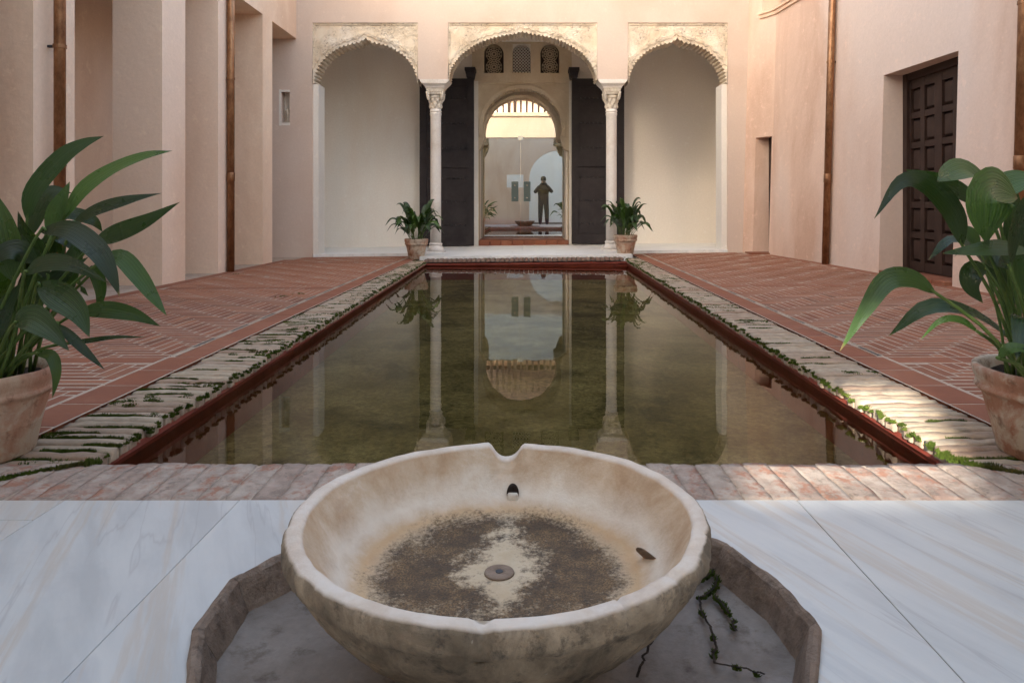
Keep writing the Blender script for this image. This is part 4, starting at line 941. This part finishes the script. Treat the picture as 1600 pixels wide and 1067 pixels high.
# open dark door leaves folded back against the wall
Yd = 11.90; ds = Yd / F
dx_ = lambda px: (px - 822) * ds
dz_ = lambda py: H + (322 - py) * ds
for (pa, pb), side, lab in (((656, 740.5), -1, 'tall dark studded door leaf folded open on the left'), ((893.5, 975), 1, 'tall dark studded door leaf folded open on the right')):
    x0, x1 = dx_(pa), dx_(pb); z0, z1 = .062 + fz(x0, Yd), dz_(123.5)
    t = thing('door_leaf', ((x0 + x1) / 2, Yd, z0), lab + ' of the glass door', 'door', 'open wooden leaves of the far doorway')
    m = MB(); sw = .11; zm = z0 + (z1 - z0) * .49
    m.box(x0, x0 + sw, Yd - .03, Yd + .04, z0, z1); m.box(x1 - sw, x1, Yd - .03, Yd + .04, z0, z1)
    for a, b in ((z0, z0 + .16), (zm - .06, zm + .06), (z1 - .13, z1)): m.box(x0 + sw, x1 - sw, Yd - .028, Yd + .04, a, b)
    m.build('frame', MT['dark_wood'], t)
    for a, b in ((z0 + .16, zm - .06), (zm + .06, z1 - .13)):
        MB().box(x0 + sw, x1 - sw, Yd - .004, Yd + .03, a, b).build('panel', MT['dark_wood'], t)
        for k in range(3):
            zz = a + (b - a) * (.16 + .34 * k); q_ = MB()
            for i in range(9): xx = x0 + sw + .04 + (x1 - x0 - 2 * sw - .08) * i / 8; q_.lathe([(.013, 0), (.011, .006), (.005, .010), (.0001, .011)], 0, 0, 8); n = 8 * 4; q_.v[-n:] = [(xx + v[0], Yd - .004 - v[2] * 1.6, zz + v[1]) for v in q_.v[-n:]]
            q_.build('stud_row', MT['iron'], t, smooth=True)['kind'] = 'stuff'
for px in (735, 896.5):
    c = dx_(px); zc = dz_(115); m = MB(); w2 = .085
    m.loft([[(c - w2 * k, Yd - .10 * k2, zc + dz), (c + w2 * k, Yd - .10 * k2, zc + dz), (c + w2 * k, B - .01, zc + dz), (c - w2 * k, B - .01, zc + dz)] for dz, k, k2 in ((-.082, .62, .7), (-.07, .72, .85), (-.03, .78, 1), (.0, .86, 1.1), (.028, .9, 1.1), (.03, 1.02, 1.2), (.08, 1.02, 1.2))]); m.build('hinge_block', MT['dark_wood'], pw)
# portico ceiling and end walls
MB().box(-4.0, 3.9, A + .36, B, 3.46, 3.6).build('portico_ceiling', MT['cream'], pw)
MB().box(-4.0, -3.62, A + .36, B, -.1, 3.46).build('end_wall', MT['cream'], pw); MB().box(3.42, 3.9, A + .36, B, -.1, 3.46).build('end_wall', MT['cream'], pw)
MB().box(-5.0, 4.3, A + .36, 14.5, 3.6, 4.65).build('upper_storey', MT['wall_arcade'], pw)
# glass door
Yg = 12.95; gs = Yg / F; gx = lambda px: (px - 822) * gs; gz = lambda py: H + (322 - py) * gs
gd = thing('glass_door', (-.1, Yg, .11), 'frameless double glass door mirroring the courtyard in the far doorway', 'door')
gj = gx(813.3)
for x0, x1, zt in ((JX0 - .015, gj - .0012, gz(216.5)), (gj + .0012, JX1 - .02, gz(216.5))):
    MB().box(x0, x1, Yg, Yg + .012, .125, zt).build('glass_leaf', MT['glass'], gd)
for px in (804.5, 823.5):
    for_ = MB().box(gx(px) - .062, gx(px) + .062, Yg - .012, Yg + .024, gz(315), gz(284)).build('lock_plate', MT['fitting'], gd)
    for py in (290, 309.5):
        q_ = MB(); q_.lathe([(.016, 0), (.016, .008), (.010, .012), (.0001, .013)], 0, 0, 14); q_.v = [(gx(px) + a, Yg - .012 - c_, gz(py) + b) for a, b, c_ in q_.v]; q_.build('screw_cap', MT['steel'], for_, smooth=True)
MB().box(gj - .05, gj + .05, Yg - .01, Yg + .022, gz(219), gz(213)).build('top_pivot', MT['steel'], gd)
MB().box(JX0 - .015, JX1 - .02, Yg - .004, Yg + .016, gz(216.5) + .002, gz(216.5) + .014).build('head_rail', MT['iron'], gd)

# ------------------------------------------------------------------ patio beyond the glass door
MB().box(-1.6, -1.3, B + .4, 14.5, -.1, 3.6).build('passage_wall', MT['cream'], pw); MB().box(1.2, 1.5, B + .4, 14.5, -.1, 3.6).build('passage_wall', MT['cream'], pw)
MB().box(-1.3, 1.2, B + .6, 14.5, 3.3, 3.6).build('passage_ceiling', MT['brown_wood'], pw)
PT = 20.0; GY = 23.0
fp = thing('patio_wall', (0, PT, 0), 'sunlit cream patio wall with a railing seen above the glass door', 'wall')
MB().box(-6, 6, PT, PT + .3, .35, 3.20).build('wall_face', MT['patio'], fp); MB().box(-6, 6, PT - .02, PT + .3, -.1, .35).build('plinth', MT['red'], fp)
MB().box(-6, 6, PT - .06, PT + .1, 3.20, 3.30).build('rail', MT['mortar'], fp)
for k in range(-14, 14): x = k * .165 + .02; hw = .048 if k in (-3, -2) else .028; MB().box(x - hw, x + hw, PT - .02, PT + .05, 3.30, 4.3).build('baluster', MT['brown_wood'], fp)
MB().box(-6, 6, GY, GY + .2, 3.2, 5.4).build('gallery_wall', MT['cream'], fp); MB().box(-6, 6, GY - .7, GY, 4.26, 5.4).build('eaves', MT['brown_wood'], fp); MB().box(-6, 6, PT + .3, GY + .2, 3.05, 3.2).build('gallery_floor', MT['tile'], fp)
MB().box(-4.5, 4.5, 14.5, PT, -.04, .0).build('patio_paving', MT['tile'], fp)

# ------------------------------------------------------------------ the courtyard's near side, behind the camera (mirrored in the glass, and shaping the sunlight)
RY = -1.5
nw = thing('rear_wall', (0, RY, 0), 'plastered wall behind the camera with an arched opening and a window added to let a sunbeam through', 'wall')
AX0, AX1, AZ = .12, 2.35, 1.70; WX0, WX1, WZ0, WZ1 = -.74, -.10, 1.40, 1.90  # the window is added and sized for the sun patch by the pool
cx_, ra = (AX0 + AX1) / 2, (AX1 - AX0) / 2
wall_grid(cuts(-9, WX0, WX1, AX0, AX1, 4.6), cuts(-.1, WZ0, WZ1, AZ, AZ + ra, 3.3), lambda x, z: not ((AX0 < x < AX1 and z < AZ + ra) or (WX0 < x < WX1 and WZ0 < z < WZ1)), lambda u, z, d: (u, RY - d, z), .14).build('wall_face', MT['wall_left'], nw)
m = MB(); N = 24; arc = [(cx_ - ra * math.cos(math.pi * i / N), AZ + ra * math.sin(math.pi * i / N)) for i in range(N + 1)]
for i in range(N):
    a, b = arc[i], arc[i + 1]
    for y in (RY - .002, RY - .138): m.quad((a[0], y, a[1]), (b[0], y, b[1]), (b[0], y, AZ + ra), (a[0], y, AZ + ra))
    m.quad((a[0], RY - .002, a[1]), (a[0], RY - .138, a[1]), (b[0], RY - .138, b[1]), (b[0], RY - .002, b[1]))
m.build('arch_head', MT['wall_left'], nw, recalc=False)
gwl = thing('sun_block_building', (0, -7, 0), 'tall cream building added behind the camera to block the sun, mirrored through the arch', 'building')
GX0, GX1, GZ0, GZ1 = -3.0, -1.95, 3.55, 4.50  # opening added so the sunbeam reaches the rear window
wall_grid(cuts(-12, GX0, GX1, 6), cuts(-.1, GZ0, GZ1, 17.5), lambda x, z: not (GX0 < x < GX1 and GZ0 < z < GZ1), lambda u, z, d: (u, -7 - d, z), .12).build('wall_face', MT['cream'], gwl)  # height added to keep sun and sky glow off the arcade

# ------------------------------------------------------------------ potted aspidistras
def crom(P, n):
    P = [Vector(p) for p in P]; P = [P[0] * 2 - P[1]] + P + [P[-1] * 2 - P[-2]]; out = []; S_ = len(P) - 3
    for i in range(n + 1):
        s = i / n * S_; k = min(int(s), S_ - 1); u = s - k; a, b, c, d = P[k:k + 4]
        out.append(0.5 * ((2 * b) + (c - a) * u + (2 * a - 5 * b + 4 * c - d) * u * u + (3 * b - a - 3 * c + d) * u ** 3))
    return out
def leaf(parent, pts, width, hint, mat='leaf', fold=.22, twist=0.0, seed=0, n=16, nc=6, stalk=None, sr=.0035, wav=.08, peak=.42):
    C = crom(pts, n); g = random.Random(seed); me = MB(); uv = []; hint = Vector(hint).normalized(); ph = g.uniform(0, 6)
    for i, p in enumerate(C):
        u = i / n; tn = (C[min(i + 1, n)] - C[max(i - 1, 0)]).normalized()
        sd_ = tn.cross(hint)
        if sd_.length < .05: sd_ = tn.cross(Vector((.3, -.8, .5)))
        sd_.normalize(); nm = sd_.cross(tn); ang = twist * (u - .3); sd2 = sd_ * math.cos(ang) + nm * math.sin(ang); nm2 = nm * math.cos(ang) - sd_ * math.sin(ang)
        e = math.log(.5) / math.log(peak); wv = max(0, math.sin(math.pi * u ** e)) ** .92 * (1 - .2 * u) if u < 1 else 0
        wv = max(wv, .035 if u < .5 else .012) * width
        for j in range(nc + 1):
            s = j / nc * 2 - 1
            lift = fold * abs(s) ** 1.3 * wv / 2 + wav * wv * math.sin(u * 9 + ph + s * 1.4) * abs(s) * .5
            me.v.append(tuple(p + sd2 * (s * wv / 2) + nm2 * lift)); uv.append((j / nc, u))
    for i in range(n):
        for j in range(nc): a = i * (nc + 1) + j; me.f.append((a, a + 1, a + nc + 2, a + nc + 1))
    o = me.build('leaf', MT[mat], parent, smooth=True, recalc=False)
    ul = o.data.uv_layers.new(name='UVMap'); buf = []
    for lp in o.data.loops: buf += uv[lp.vertex_index]
    ul.data.foreach_set('uv', buf)
    if stalk:
        MB().tube(crom([Vector(s) for s in stalk] + [C[0], C[1]], 8), lambda u: sr * (1.25 - .5 * u), 6).build('stalk', MT['stalk'], o, smooth=True)
    return o
def potmesh(t, cx, cy, z0, h, rr, rb):
    pr = [(0.02, z0), (rb * .96, z0), (rb, z0 + .006), (rb + (rr - rb) * .30, z0 + h * .36), (rb + (rr - rb) * .315, z0 + h * .365), (rb + (rr - rb) * .33, z0 + h * .38), (rb + (rr - rb) * .62, z0 + h * .66), (rb + (rr - rb) * .68, z0 + h * .69), (rr * .955, z0 + h * .715), (rr * .975, z0 + h * .745), (rr * .955, z0 + h * .775), (rr * .945, z0 + h * .79), (rr * .98, z0 + h * .86), (rr, z0 + h * .93), (rr * .995, z0 + h * .98), (rr * .965, z0 + h), (rr * .90, z0 + h * .985), (rr * .86, z0 + h * .9), (rr * .82, z0 + h * .72)]
    m = MB().lathe(pr, cx, cy, 64); m.v = [(x + .0022 * mn.noise(Vector((x * 14, y * 14, z * 18))), y + .0022 * mn.noise(Vector((x * 14 + 7, y * 14, z * 18))), z + (.003 * mn.noise(Vector((x * 9, y * 9, 2))) if z > z0 + .03 else 0)) for x, y, z in m.v]
    m.build('pot', MT['pot'], t, smooth=True)
    rows = [[(cx + rr * .86 * k / 5 * math.cos(6.2832 * j / 24), cy + rr * .86 * k / 5 * math.sin(6.2832 * j / 24), z0 + h * .86 + .012 * mn.noise(Vector((k, j, cx)))) for j in range(24)] for k in range(6)]
    MB().loft(rows, caps=False).build('soil', MT['soil'], t, smooth=True)
def bushy(t, cx, cy, zr, n, seed, reach, top, wid, lowfrac=.35, fr=None, scale=1.0):
    g = random.Random(seed)
    for i in range(n):
        a = 6.2832 * (i * .618 + g.uniform(-.08, .08)); u = (i + .5) / n
        el = g.uniform(.15, 1.0); out = reach * (1 - .55 * el) * g.uniform(.75, 1.1); hgt = top * (.30 + .70 * el) * g.uniform(.8, 1.05)
        d = Vector((math.cos(a), math.sin(a), 0)); b = Vector((cx, cy, zr)) + d * .05 * scale + Vector((g.uniform(-.03, .03), g.uniform(-.03, .03), 0)) * scale
        p0 = b + d * out * .22 + Vector((0, 0, hgt * .42)); p1 = b + d * out * .55 + Vector((0, 0, hgt * .80)); dro = (1 - el) * hgt * .75 + g.uniform(0, .12) * hgt
        p2 = b + d * out * .85 + Vector((0, 0, hgt * 1.0 - dro * .25)); p3 = b + d * out * 1.12 + Vector((0, 0, hgt * 1.06 - dro))
        leaf(t, [p0, p1, p2, p3], wid * g.uniform(.75, 1.15), (d * -.6 + Vector((g.uniform(-.4, .4), g.uniform(-.5, .1), .8))), 'leaf_light' if g.random() < .22 else 'leaf', .3, g.uniform(-.6, .6), g.random(), 10, 4, [b, b.lerp(p0, .6) + Vector((0, 0, .01))], .0028 * scale)
GP = 'potted aspidistras at the pool corners'
def at2(c, px, py): return None
# far pair
for px, Y, zoff, rr, h, seed, lab in ((650.5, 9.70, 0, .160, .275, 11, 'potted dark green plant at the far left corner of the pool'), (977, 9.82, .004, .165, .290, 25, 'potted dark green plant at the far right corner of the pool')):
    X = (px - 822) * Y / F; z0 = fz(X, Y) - .002 + zoff
    t = thing('potted_plant', (X, Y, z0), lab, 'plant', GP); potmesh(t, X, Y, z0, h, rr, rr * .63)
    bushy(t, X, Y, z0 + h * .85, 46, seed, .40, .56, .088)
# near left: leaves placed where the photograph shows them, at the distances they stand at
X, Y = -1.562, 2.03; z0 = 0.0
t = thing('potted_plant', (X, Y, z0), 'big potted plant with long dark leaves at the near left corner of the pool', 'plant', GP); potmesh(t, X, Y, z0 - .004, .243, .202, .146)
def PL(l): return [at(*p) for p in l]
base = Vector((X + .03, Y, .20))
CAMH = (0, -1, .25)
LL = [([(42, 345, 2.0), (52, 300, 2.0), (95, 248, 2.02), (130, 225, 2.04), (162, 213, 2.06)], .062, (.45, -1, .1), 'leaf', .3),
      ([(98, 345, 1.96), (130, 300, 1.95), (175, 268, 1.94), (225, 246, 1.93), (269, 236, 1.92)], .078, (-.3, -1, .55), 'leaf_light', .5),
      ([(112, 352, 2.05), (150, 330, 2.06), (200, 314, 2.07), (253, 302, 2.08)], .056, (-.2, -1, .5), 'leaf', .3),
      ([(148, 378, 1.98), (180, 366, 1.98), (230, 345, 1.97), (281, 316, 1.96)], .062, (.1, -1, .15), 'leaf', .0),
      ([(62, 362, 1.84), (108, 360, 1.82), (150, 390, 1.80), (172, 425, 1.79), (187, 463, 1.78)], .070, (.3, -1, .6), 'leaf', .4),
      ([(38, 428, 1.84), (72, 412, 1.82), (115, 415, 1.80), (170, 442, 1.78)], .060, (0, -1, .5), 'leaf', -.2),
      ([(58, 445, 1.86), (92, 462, 1.84), (122, 488, 1.82), (140, 527, 1.80)], .088, (.2, -1, .35), 'leaf', .2),
      ([(158, 408, 1.92), (188, 402, 1.92), (215, 430, 1.91), (240, 465, 1.90), (261, 494, 1.89)], .060, (.4, -1, .4), 'leaf_light', .3),
      ([(122, 488, 1.94), (165, 484, 1.93), (210, 492, 1.92), (251, 510, 1.91)], .058, (-.1, -1, .3), 'leaf_light', .3),
      ([(22, 505, 1.82), (48, 496, 1.80), (78, 515, 1.78), (108, 548, 1.76)], .082, (.1, -1, .4), 'leaf', .0),
      ([(86, 505, 1.80), (110, 525, 1.79), (138, 553, 1.78), (164, 578, 1.77)], .030, (.3, -1, .3), 'leaf', .2),
      ([(92, 538, 1.9), (135, 533, 1.88), (180, 527, 1.86), (229, 527, 1.84)], .018, (0, -1, .6), 'leaf', .0),
      ([(55, 552, 1.90), (80, 556, 1.88), (88, 585, 1.86), (82, 622, 1.85)], .036, (.6, -1, .2), 'leaf_light', .2),
      ([(22, 440, 1.94), (14, 390, 1.93), (4, 345, 1.93), (-12, 295, 1.95)], .100, (.2, -1, .1), 'leaf_light', .2),
      ([(45, 372, 2.08), (62, 325, 2.1), (82, 300, 2.12), (112, 302, 2.14)], .066, (.4, -1, .3), 'leaf', .5),
      ([(78, 375, 1.94), (86, 335, 1.94), (98, 310, 1.94), (109, 284, 1.95)], .056, (.2, -1, 0), 'leaf_light', .2),
      ([(80, 350, 2.14), (110, 335, 2.16), (145, 345, 2.18), (160, 362, 2.2)], .052, (0, -1, .5), 'leaf', .3),
      ([(140, 430, 2.08), (150, 425, 2.1), (158, 455, 2.1), (152, 492, 2.1)], .052, (.2, -1, 0), 'leaf_light', .0),
      ([(-15, 540, 1.92), (-2, 505, 1.9), (14, 470, 1.9), (36, 440, 1.9)], .062, (.4, -1, .1), 'leaf', .2),
      ([(60, 412, 1.95), (30, 392, 1.92), (0, 400, 1.9), (-30, 440, 1.88)], .075, (-.2, -1, .4), 'leaf', .3),
      ([(75, 435, 1.98), (62, 400, 1.98), (42, 368, 1.98), (28, 330, 1.98)], .080, (-.1, -1, .2), 'leaf', .2),
      ([(40, 470, 2.02), (70, 455, 2.02), (100, 430, 2.02), (138, 402, 2.02)], .085, (0, -1, .2), 'leaf', .2),
      ([(100, 470, 2.04), (108, 430, 2.04), (120, 395, 2.05), (128, 360, 2.06)], .080, (0, -1, .1), 'leaf', .1),
      ([(50, 470, 2.06), (60, 420, 2.06), (80, 380, 2.06), (92, 350, 2.06)], .09, (0, -1, .1), 'leaf', .1)]
for i, (pl, wd, hint, mt, tw) in enumerate(LL):
    P = PL(pl); g = random.Random(i); b = base + Vector((g.uniform(-.02, .10), g.uniform(-.09, .06), 0)); mid = b.lerp(P[0], .6) + Vector((0, 0, .02))
    leaf(t, P, wd * .88, hint, mt, .25, tw, i + 3, 18, 6, [b, mid], .0042)
bushy(t, X - .06, Y + .05, .20, 16, 71, .40, .52, .085, scale=1.4)
for i in range(12):
    g = random.Random(200 + i); b = base + Vector((g.uniform(-.06, .11), g.uniform(-.12, .05), 0)); e = b + Vector((g.uniform(-.05, .08), g.uniform(-.05, .05), g.uniform(.14, .26))); MB().tube(crom([b, b.lerp(e, .5) + Vector((.01, 0, 0)), e], 6), .0036, 6).build('stalk', MT['stalk'], t, smooth=True)
# near right
X, Y = 1.508, 2.03
t = thing('potted_plant', (X, Y, z0), 'big potted plant with broad arching leaves at the near right corner of the pool', 'plant', GP); potmesh(t, X, Y, z0 - .004, .246, .210, .148)
base = Vector((X - .08, Y - .02, .20))
RR = [([(1504, 385, 1.94), (1490, 335, 1.92), (1452, 292, 1.90), (1408, 285, 1.88), (1366, 342, 1.86)], .068, (-.5, -1, .45), 'leaf', .3, (1545, 560)),
      ([(1545, 330, 2.02), (1500, 300, 2.00), (1455, 280, 1.99), (1414, 265, 1.98)], .060, (.1, -1, .25), 'leaf', .3, (1590, 560)),
      ([(1562, 345, 1.98), (1540, 300, 1.96), (1512, 268, 1.94), (1482, 274, 1.90), (1464, 284, 1.86)], .105, (.25, -.75, 1), 'leaf_light', .2, (1575, 565)),
      ([(1541, 385, 1.86), (1541, 362, 1.85), (1541, 335, 1.84), (1544, 305, 1.84), (1562, 298, 1.90), (1590, 310, 1.97)], .150, (0, -1, .12), 'leaf_light', .0, (1553, 580)),
      ([(1612, 392, 1.84), (1570, 390, 1.83), (1520, 394, 1.82), (1472, 396, 1.81)], .070, (0, -.62, 1), 'leaf_light', .1, (1600, 560)),
      ([(1462, 458, 1.86), (1425, 436, 1.84), (1385, 440, 1.82), (1350, 488, 1.80), (1312, 549, 1.78)], .060, (-.45, -1, .45), 'leaf_light', .2, (1535, 585)),
      ([(1530, 520, 1.90), (1500, 500, 1.89), (1468, 502, 1.88), (1437, 532, 1.87)], .022, (-.2, -1, .5), 'leaf_light', .0, (1560, 585)),
      ([(1542, 422, 1.98), (1520, 424, 1.96), (1517, 448, 1.95), (1536, 474, 1.94)], .062, (-.5, -1, .1), 'leaf', .0, (1570, 560)),
      ([(1535, 415, 2.04), (1562, 425, 2.03), (1575, 455, 2.02), (1580, 490, 2.0)], .074, (-.2, -1, .1), 'leaf', .0, (1590, 560)),
      ([(1578, 420, 1.80), (1582, 370, 1.79), (1595, 325, 1.78), (1622, 290, 1.78)], .058, (.5, -1, .2), 'leaf', .1, (1572, 570)),
      ([(1530, 392, 2.08), (1518, 370, 2.09), (1505, 362, 2.1), (1496, 374, 2.1)], .05, (0, -1, .6), 'leaf_light', .0, (1580, 560)),
      ([(1550, 310, 2.04), (1570, 292, 2.03), (1605, 282, 2.02), (1650, 300, 2.0)], .085, (.1, -1, .9), 'leaf_light', .2, (1610, 560)),
      ([(1600, 470, 1.86), (1590, 430, 1.85), (1600, 405, 1.84), (1630, 400, 1.83)], .07, (.2, -1, .2), 'leaf_light', .1, (1620, 560)),
      ([(1560, 420, 1.92), (1548, 400, 1.9), (1575, 410, 1.9), (1612, 440, 1.88)], .07, (0, -1, .4), 'leaf', .1, (1590, 560)),
      ([(1600, 420, 2.02), (1590, 380, 2.02), (1585, 340, 2.02), (1590, 300, 2.02)], .09, (0, -1, .1), 'leaf', .1, (1600, 560)),
      ([(1625, 430, 2.0), (1612, 385, 1.98), (1605, 345, 1.96), (1612, 305, 1.95)], .09, (0, -1, .2), 'leaf', .1, (1620, 560)),
      ([(1560, 560, 1.80), (1575, 545, 1.78), (1600, 545, 1.77), (1640, 560, 1.76)], .03, (0, -1, .6), 'leaf_light', .1, (1555, 590))]
for i, (pl, wd, hint, mt, tw, bp) in enumerate(RR):
    P = PL(pl); g = random.Random(i + 50); b = at(bp[0], bp[1], 1.94 + g.uniform(-.05, .06)); b.z = .205; b.x = max(b.x, X - .15); mid = b.lerp(P[0], .55) + Vector((0, 0, .02)) + Vector((.012, 0, 0))
    pk = .62 if i == 3 else .42
    leaf(t, P, wd, hint, mt, .22, tw, i + 31, 20, 6, [b, mid], .0046, peak=pk)
bushy(t, X + .06, Y + .03, .20, 15, 92, .40, .50, .09, scale=1.4)
for i in range(14):
    g = random.Random(300 + i); b = base + Vector((g.uniform(-.05, .16), g.uniform(-.10, .06), 0)); e = b + Vector((g.uniform(-.05, .10), g.uniform(-.05, .05), g.uniform(.12, .30))); MB().tube(crom([b, b.lerp(e, .5) + Vector((.01, 0, 0)), e], 6), .0040, 6).build('stalk', MT['stalk'], t, smooth=True)

# ------------------------------------------------------------------ the photographer, reflected in the glass door
def skin(name, pts, edges, mat, parent, root=0, sub=2):
    me = bpy.data.meshes.new(name); base = wloc(parent); me.from_pydata([Vector(p[:3]) - base for p in pts], edges, []); me.materials.append(mat)
    o = bpy.data.objects.new(name, me); COL.objects.link(o); o.parent = parent
    o.modifiers.new('skin', 'SKIN'); ss = o.modifiers.new('sub', 'SUBSURF'); ss.levels = sub; ss.render_levels = sub
    if not me.skin_vertices: return o
    for v, p in zip(me.skin_vertices[0].data, pts): v.radius = (p[3], p[4] if len(p) > 4 else p[3])
    me.skin_vertices[0].data[root].use_root = True
    o.modifiers['skin'].use_smooth_shade = True
    return o
px_, py_ = .64, -.55
pr_ = thing('person', (px_, py_, 0), 'person in dark clothes holding a camera to the face, mirrored in the glass door', 'person')
X0, Y0 = px_, py_
bodyp = [(X0, Y0, .92, .18, .14), (X0, Y0, 1.10, .20, .15), (X0, Y0, 1.30, .21, .15), (X0, Y0 + .01, 1.42, .17, .11), (X0, Y0 + .02, 1.49, .055), (X0, Y0 + .04, 1.56, .075, .085), (X0, Y0 + .05, 1.64, .085, .10), (X0, Y0 + .045, 1.71, .065, .08),
         (X0 - .17, Y0, 1.38, .085), (X0 - .33, Y0 + .05, 1.18, .072), (X0 - .10, Y0 + .21, 1.48, .036), (X0 - .07, Y0 + .24, 1.55, .032),
         (X0 + .17, Y0, 1.38, .085), (X0 + .33, Y0 + .05, 1.20, .072), (X0 + .10, Y0 + .21, 1.48, .036), (X0 + .07, Y0 + .24, 1.55, .032),
         (X0 - .09, Y0, .86, .125), (X0 - .11, Y0 + .01, .48, .095), (X0 - .12, Y0 - .01, .10, .075), (X0 - .12, Y0 + .12, .04, .04, .03),
         (X0 + .09, Y0, .86, .125), (X0 + .12, Y0 + .01, .48, .095), (X0 + .13, Y0 - .01, .10, .075), (X0 + .14, Y0 + .12, .04, .04, .03)]
skin('body', bodyp, [(0, 1), (1, 2), (2, 3), (3, 4), (4, 5), (5, 6), (6, 7), (3, 8), (8, 9), (9, 10), (10, 11), (3, 12), (12, 13), (13, 14), (14, 15), (0, 16), (16, 17), (17, 18), (18, 19), (0, 20), (20, 21), (21, 22), (22, 23)], MT['cloth'], pr_)
hm = MB(); hm.lathe([(.098, 1.63), (.104, 1.68), (.094, 1.74), (.06, 1.785), (.0001, 1.80)], X0, Y0 + .03, 20); hm.build('hair', MT['hair'], pr_, smooth=True)
for s in (-1, 1):
    for f in range(4): 
        hx = X0 + s * .075; MB().tube([(hx, Y0 + .25, 1.545 + f * .018), (hx - s * .02, Y0 + .285, 1.55 + f * .018), (hx - s * .05, Y0 + .29, 1.552 + f * .018)], .008, 6).build('finger', MT['skin'], pr_, smooth=True)
    MB().tube([(X0 + s * .075, Y0 + .23, 1.54), (X0 + s * .05, Y0 + .225, 1.535), (X0 + s * .03, Y0 + .225, 1.54)], .010, 6).build('thumb', MT['skin'], pr_, smooth=True)
cm = thing('camera', (X0, Y0 + .25, 1.54), 'dark camera held up by the person mirrored in the glass', 'camera')
MB().cbox(X0 - .068, X0 + .068, Y0 + .225, Y0 + .275, 1.53, 1.63, .008).build('camera_body', MT['iron'], cm)
q_ = MB().lathe([(.036, 0), (.038, .07), (.034, .085), (.028, .08)], 0, 0, 20); q_.v = [(X0 + a, Y0 + .275 + c_, 1.575 + b) for a, b, c_ in q_.v]; q_.build('lens', MT['iron'], cm, smooth=True)
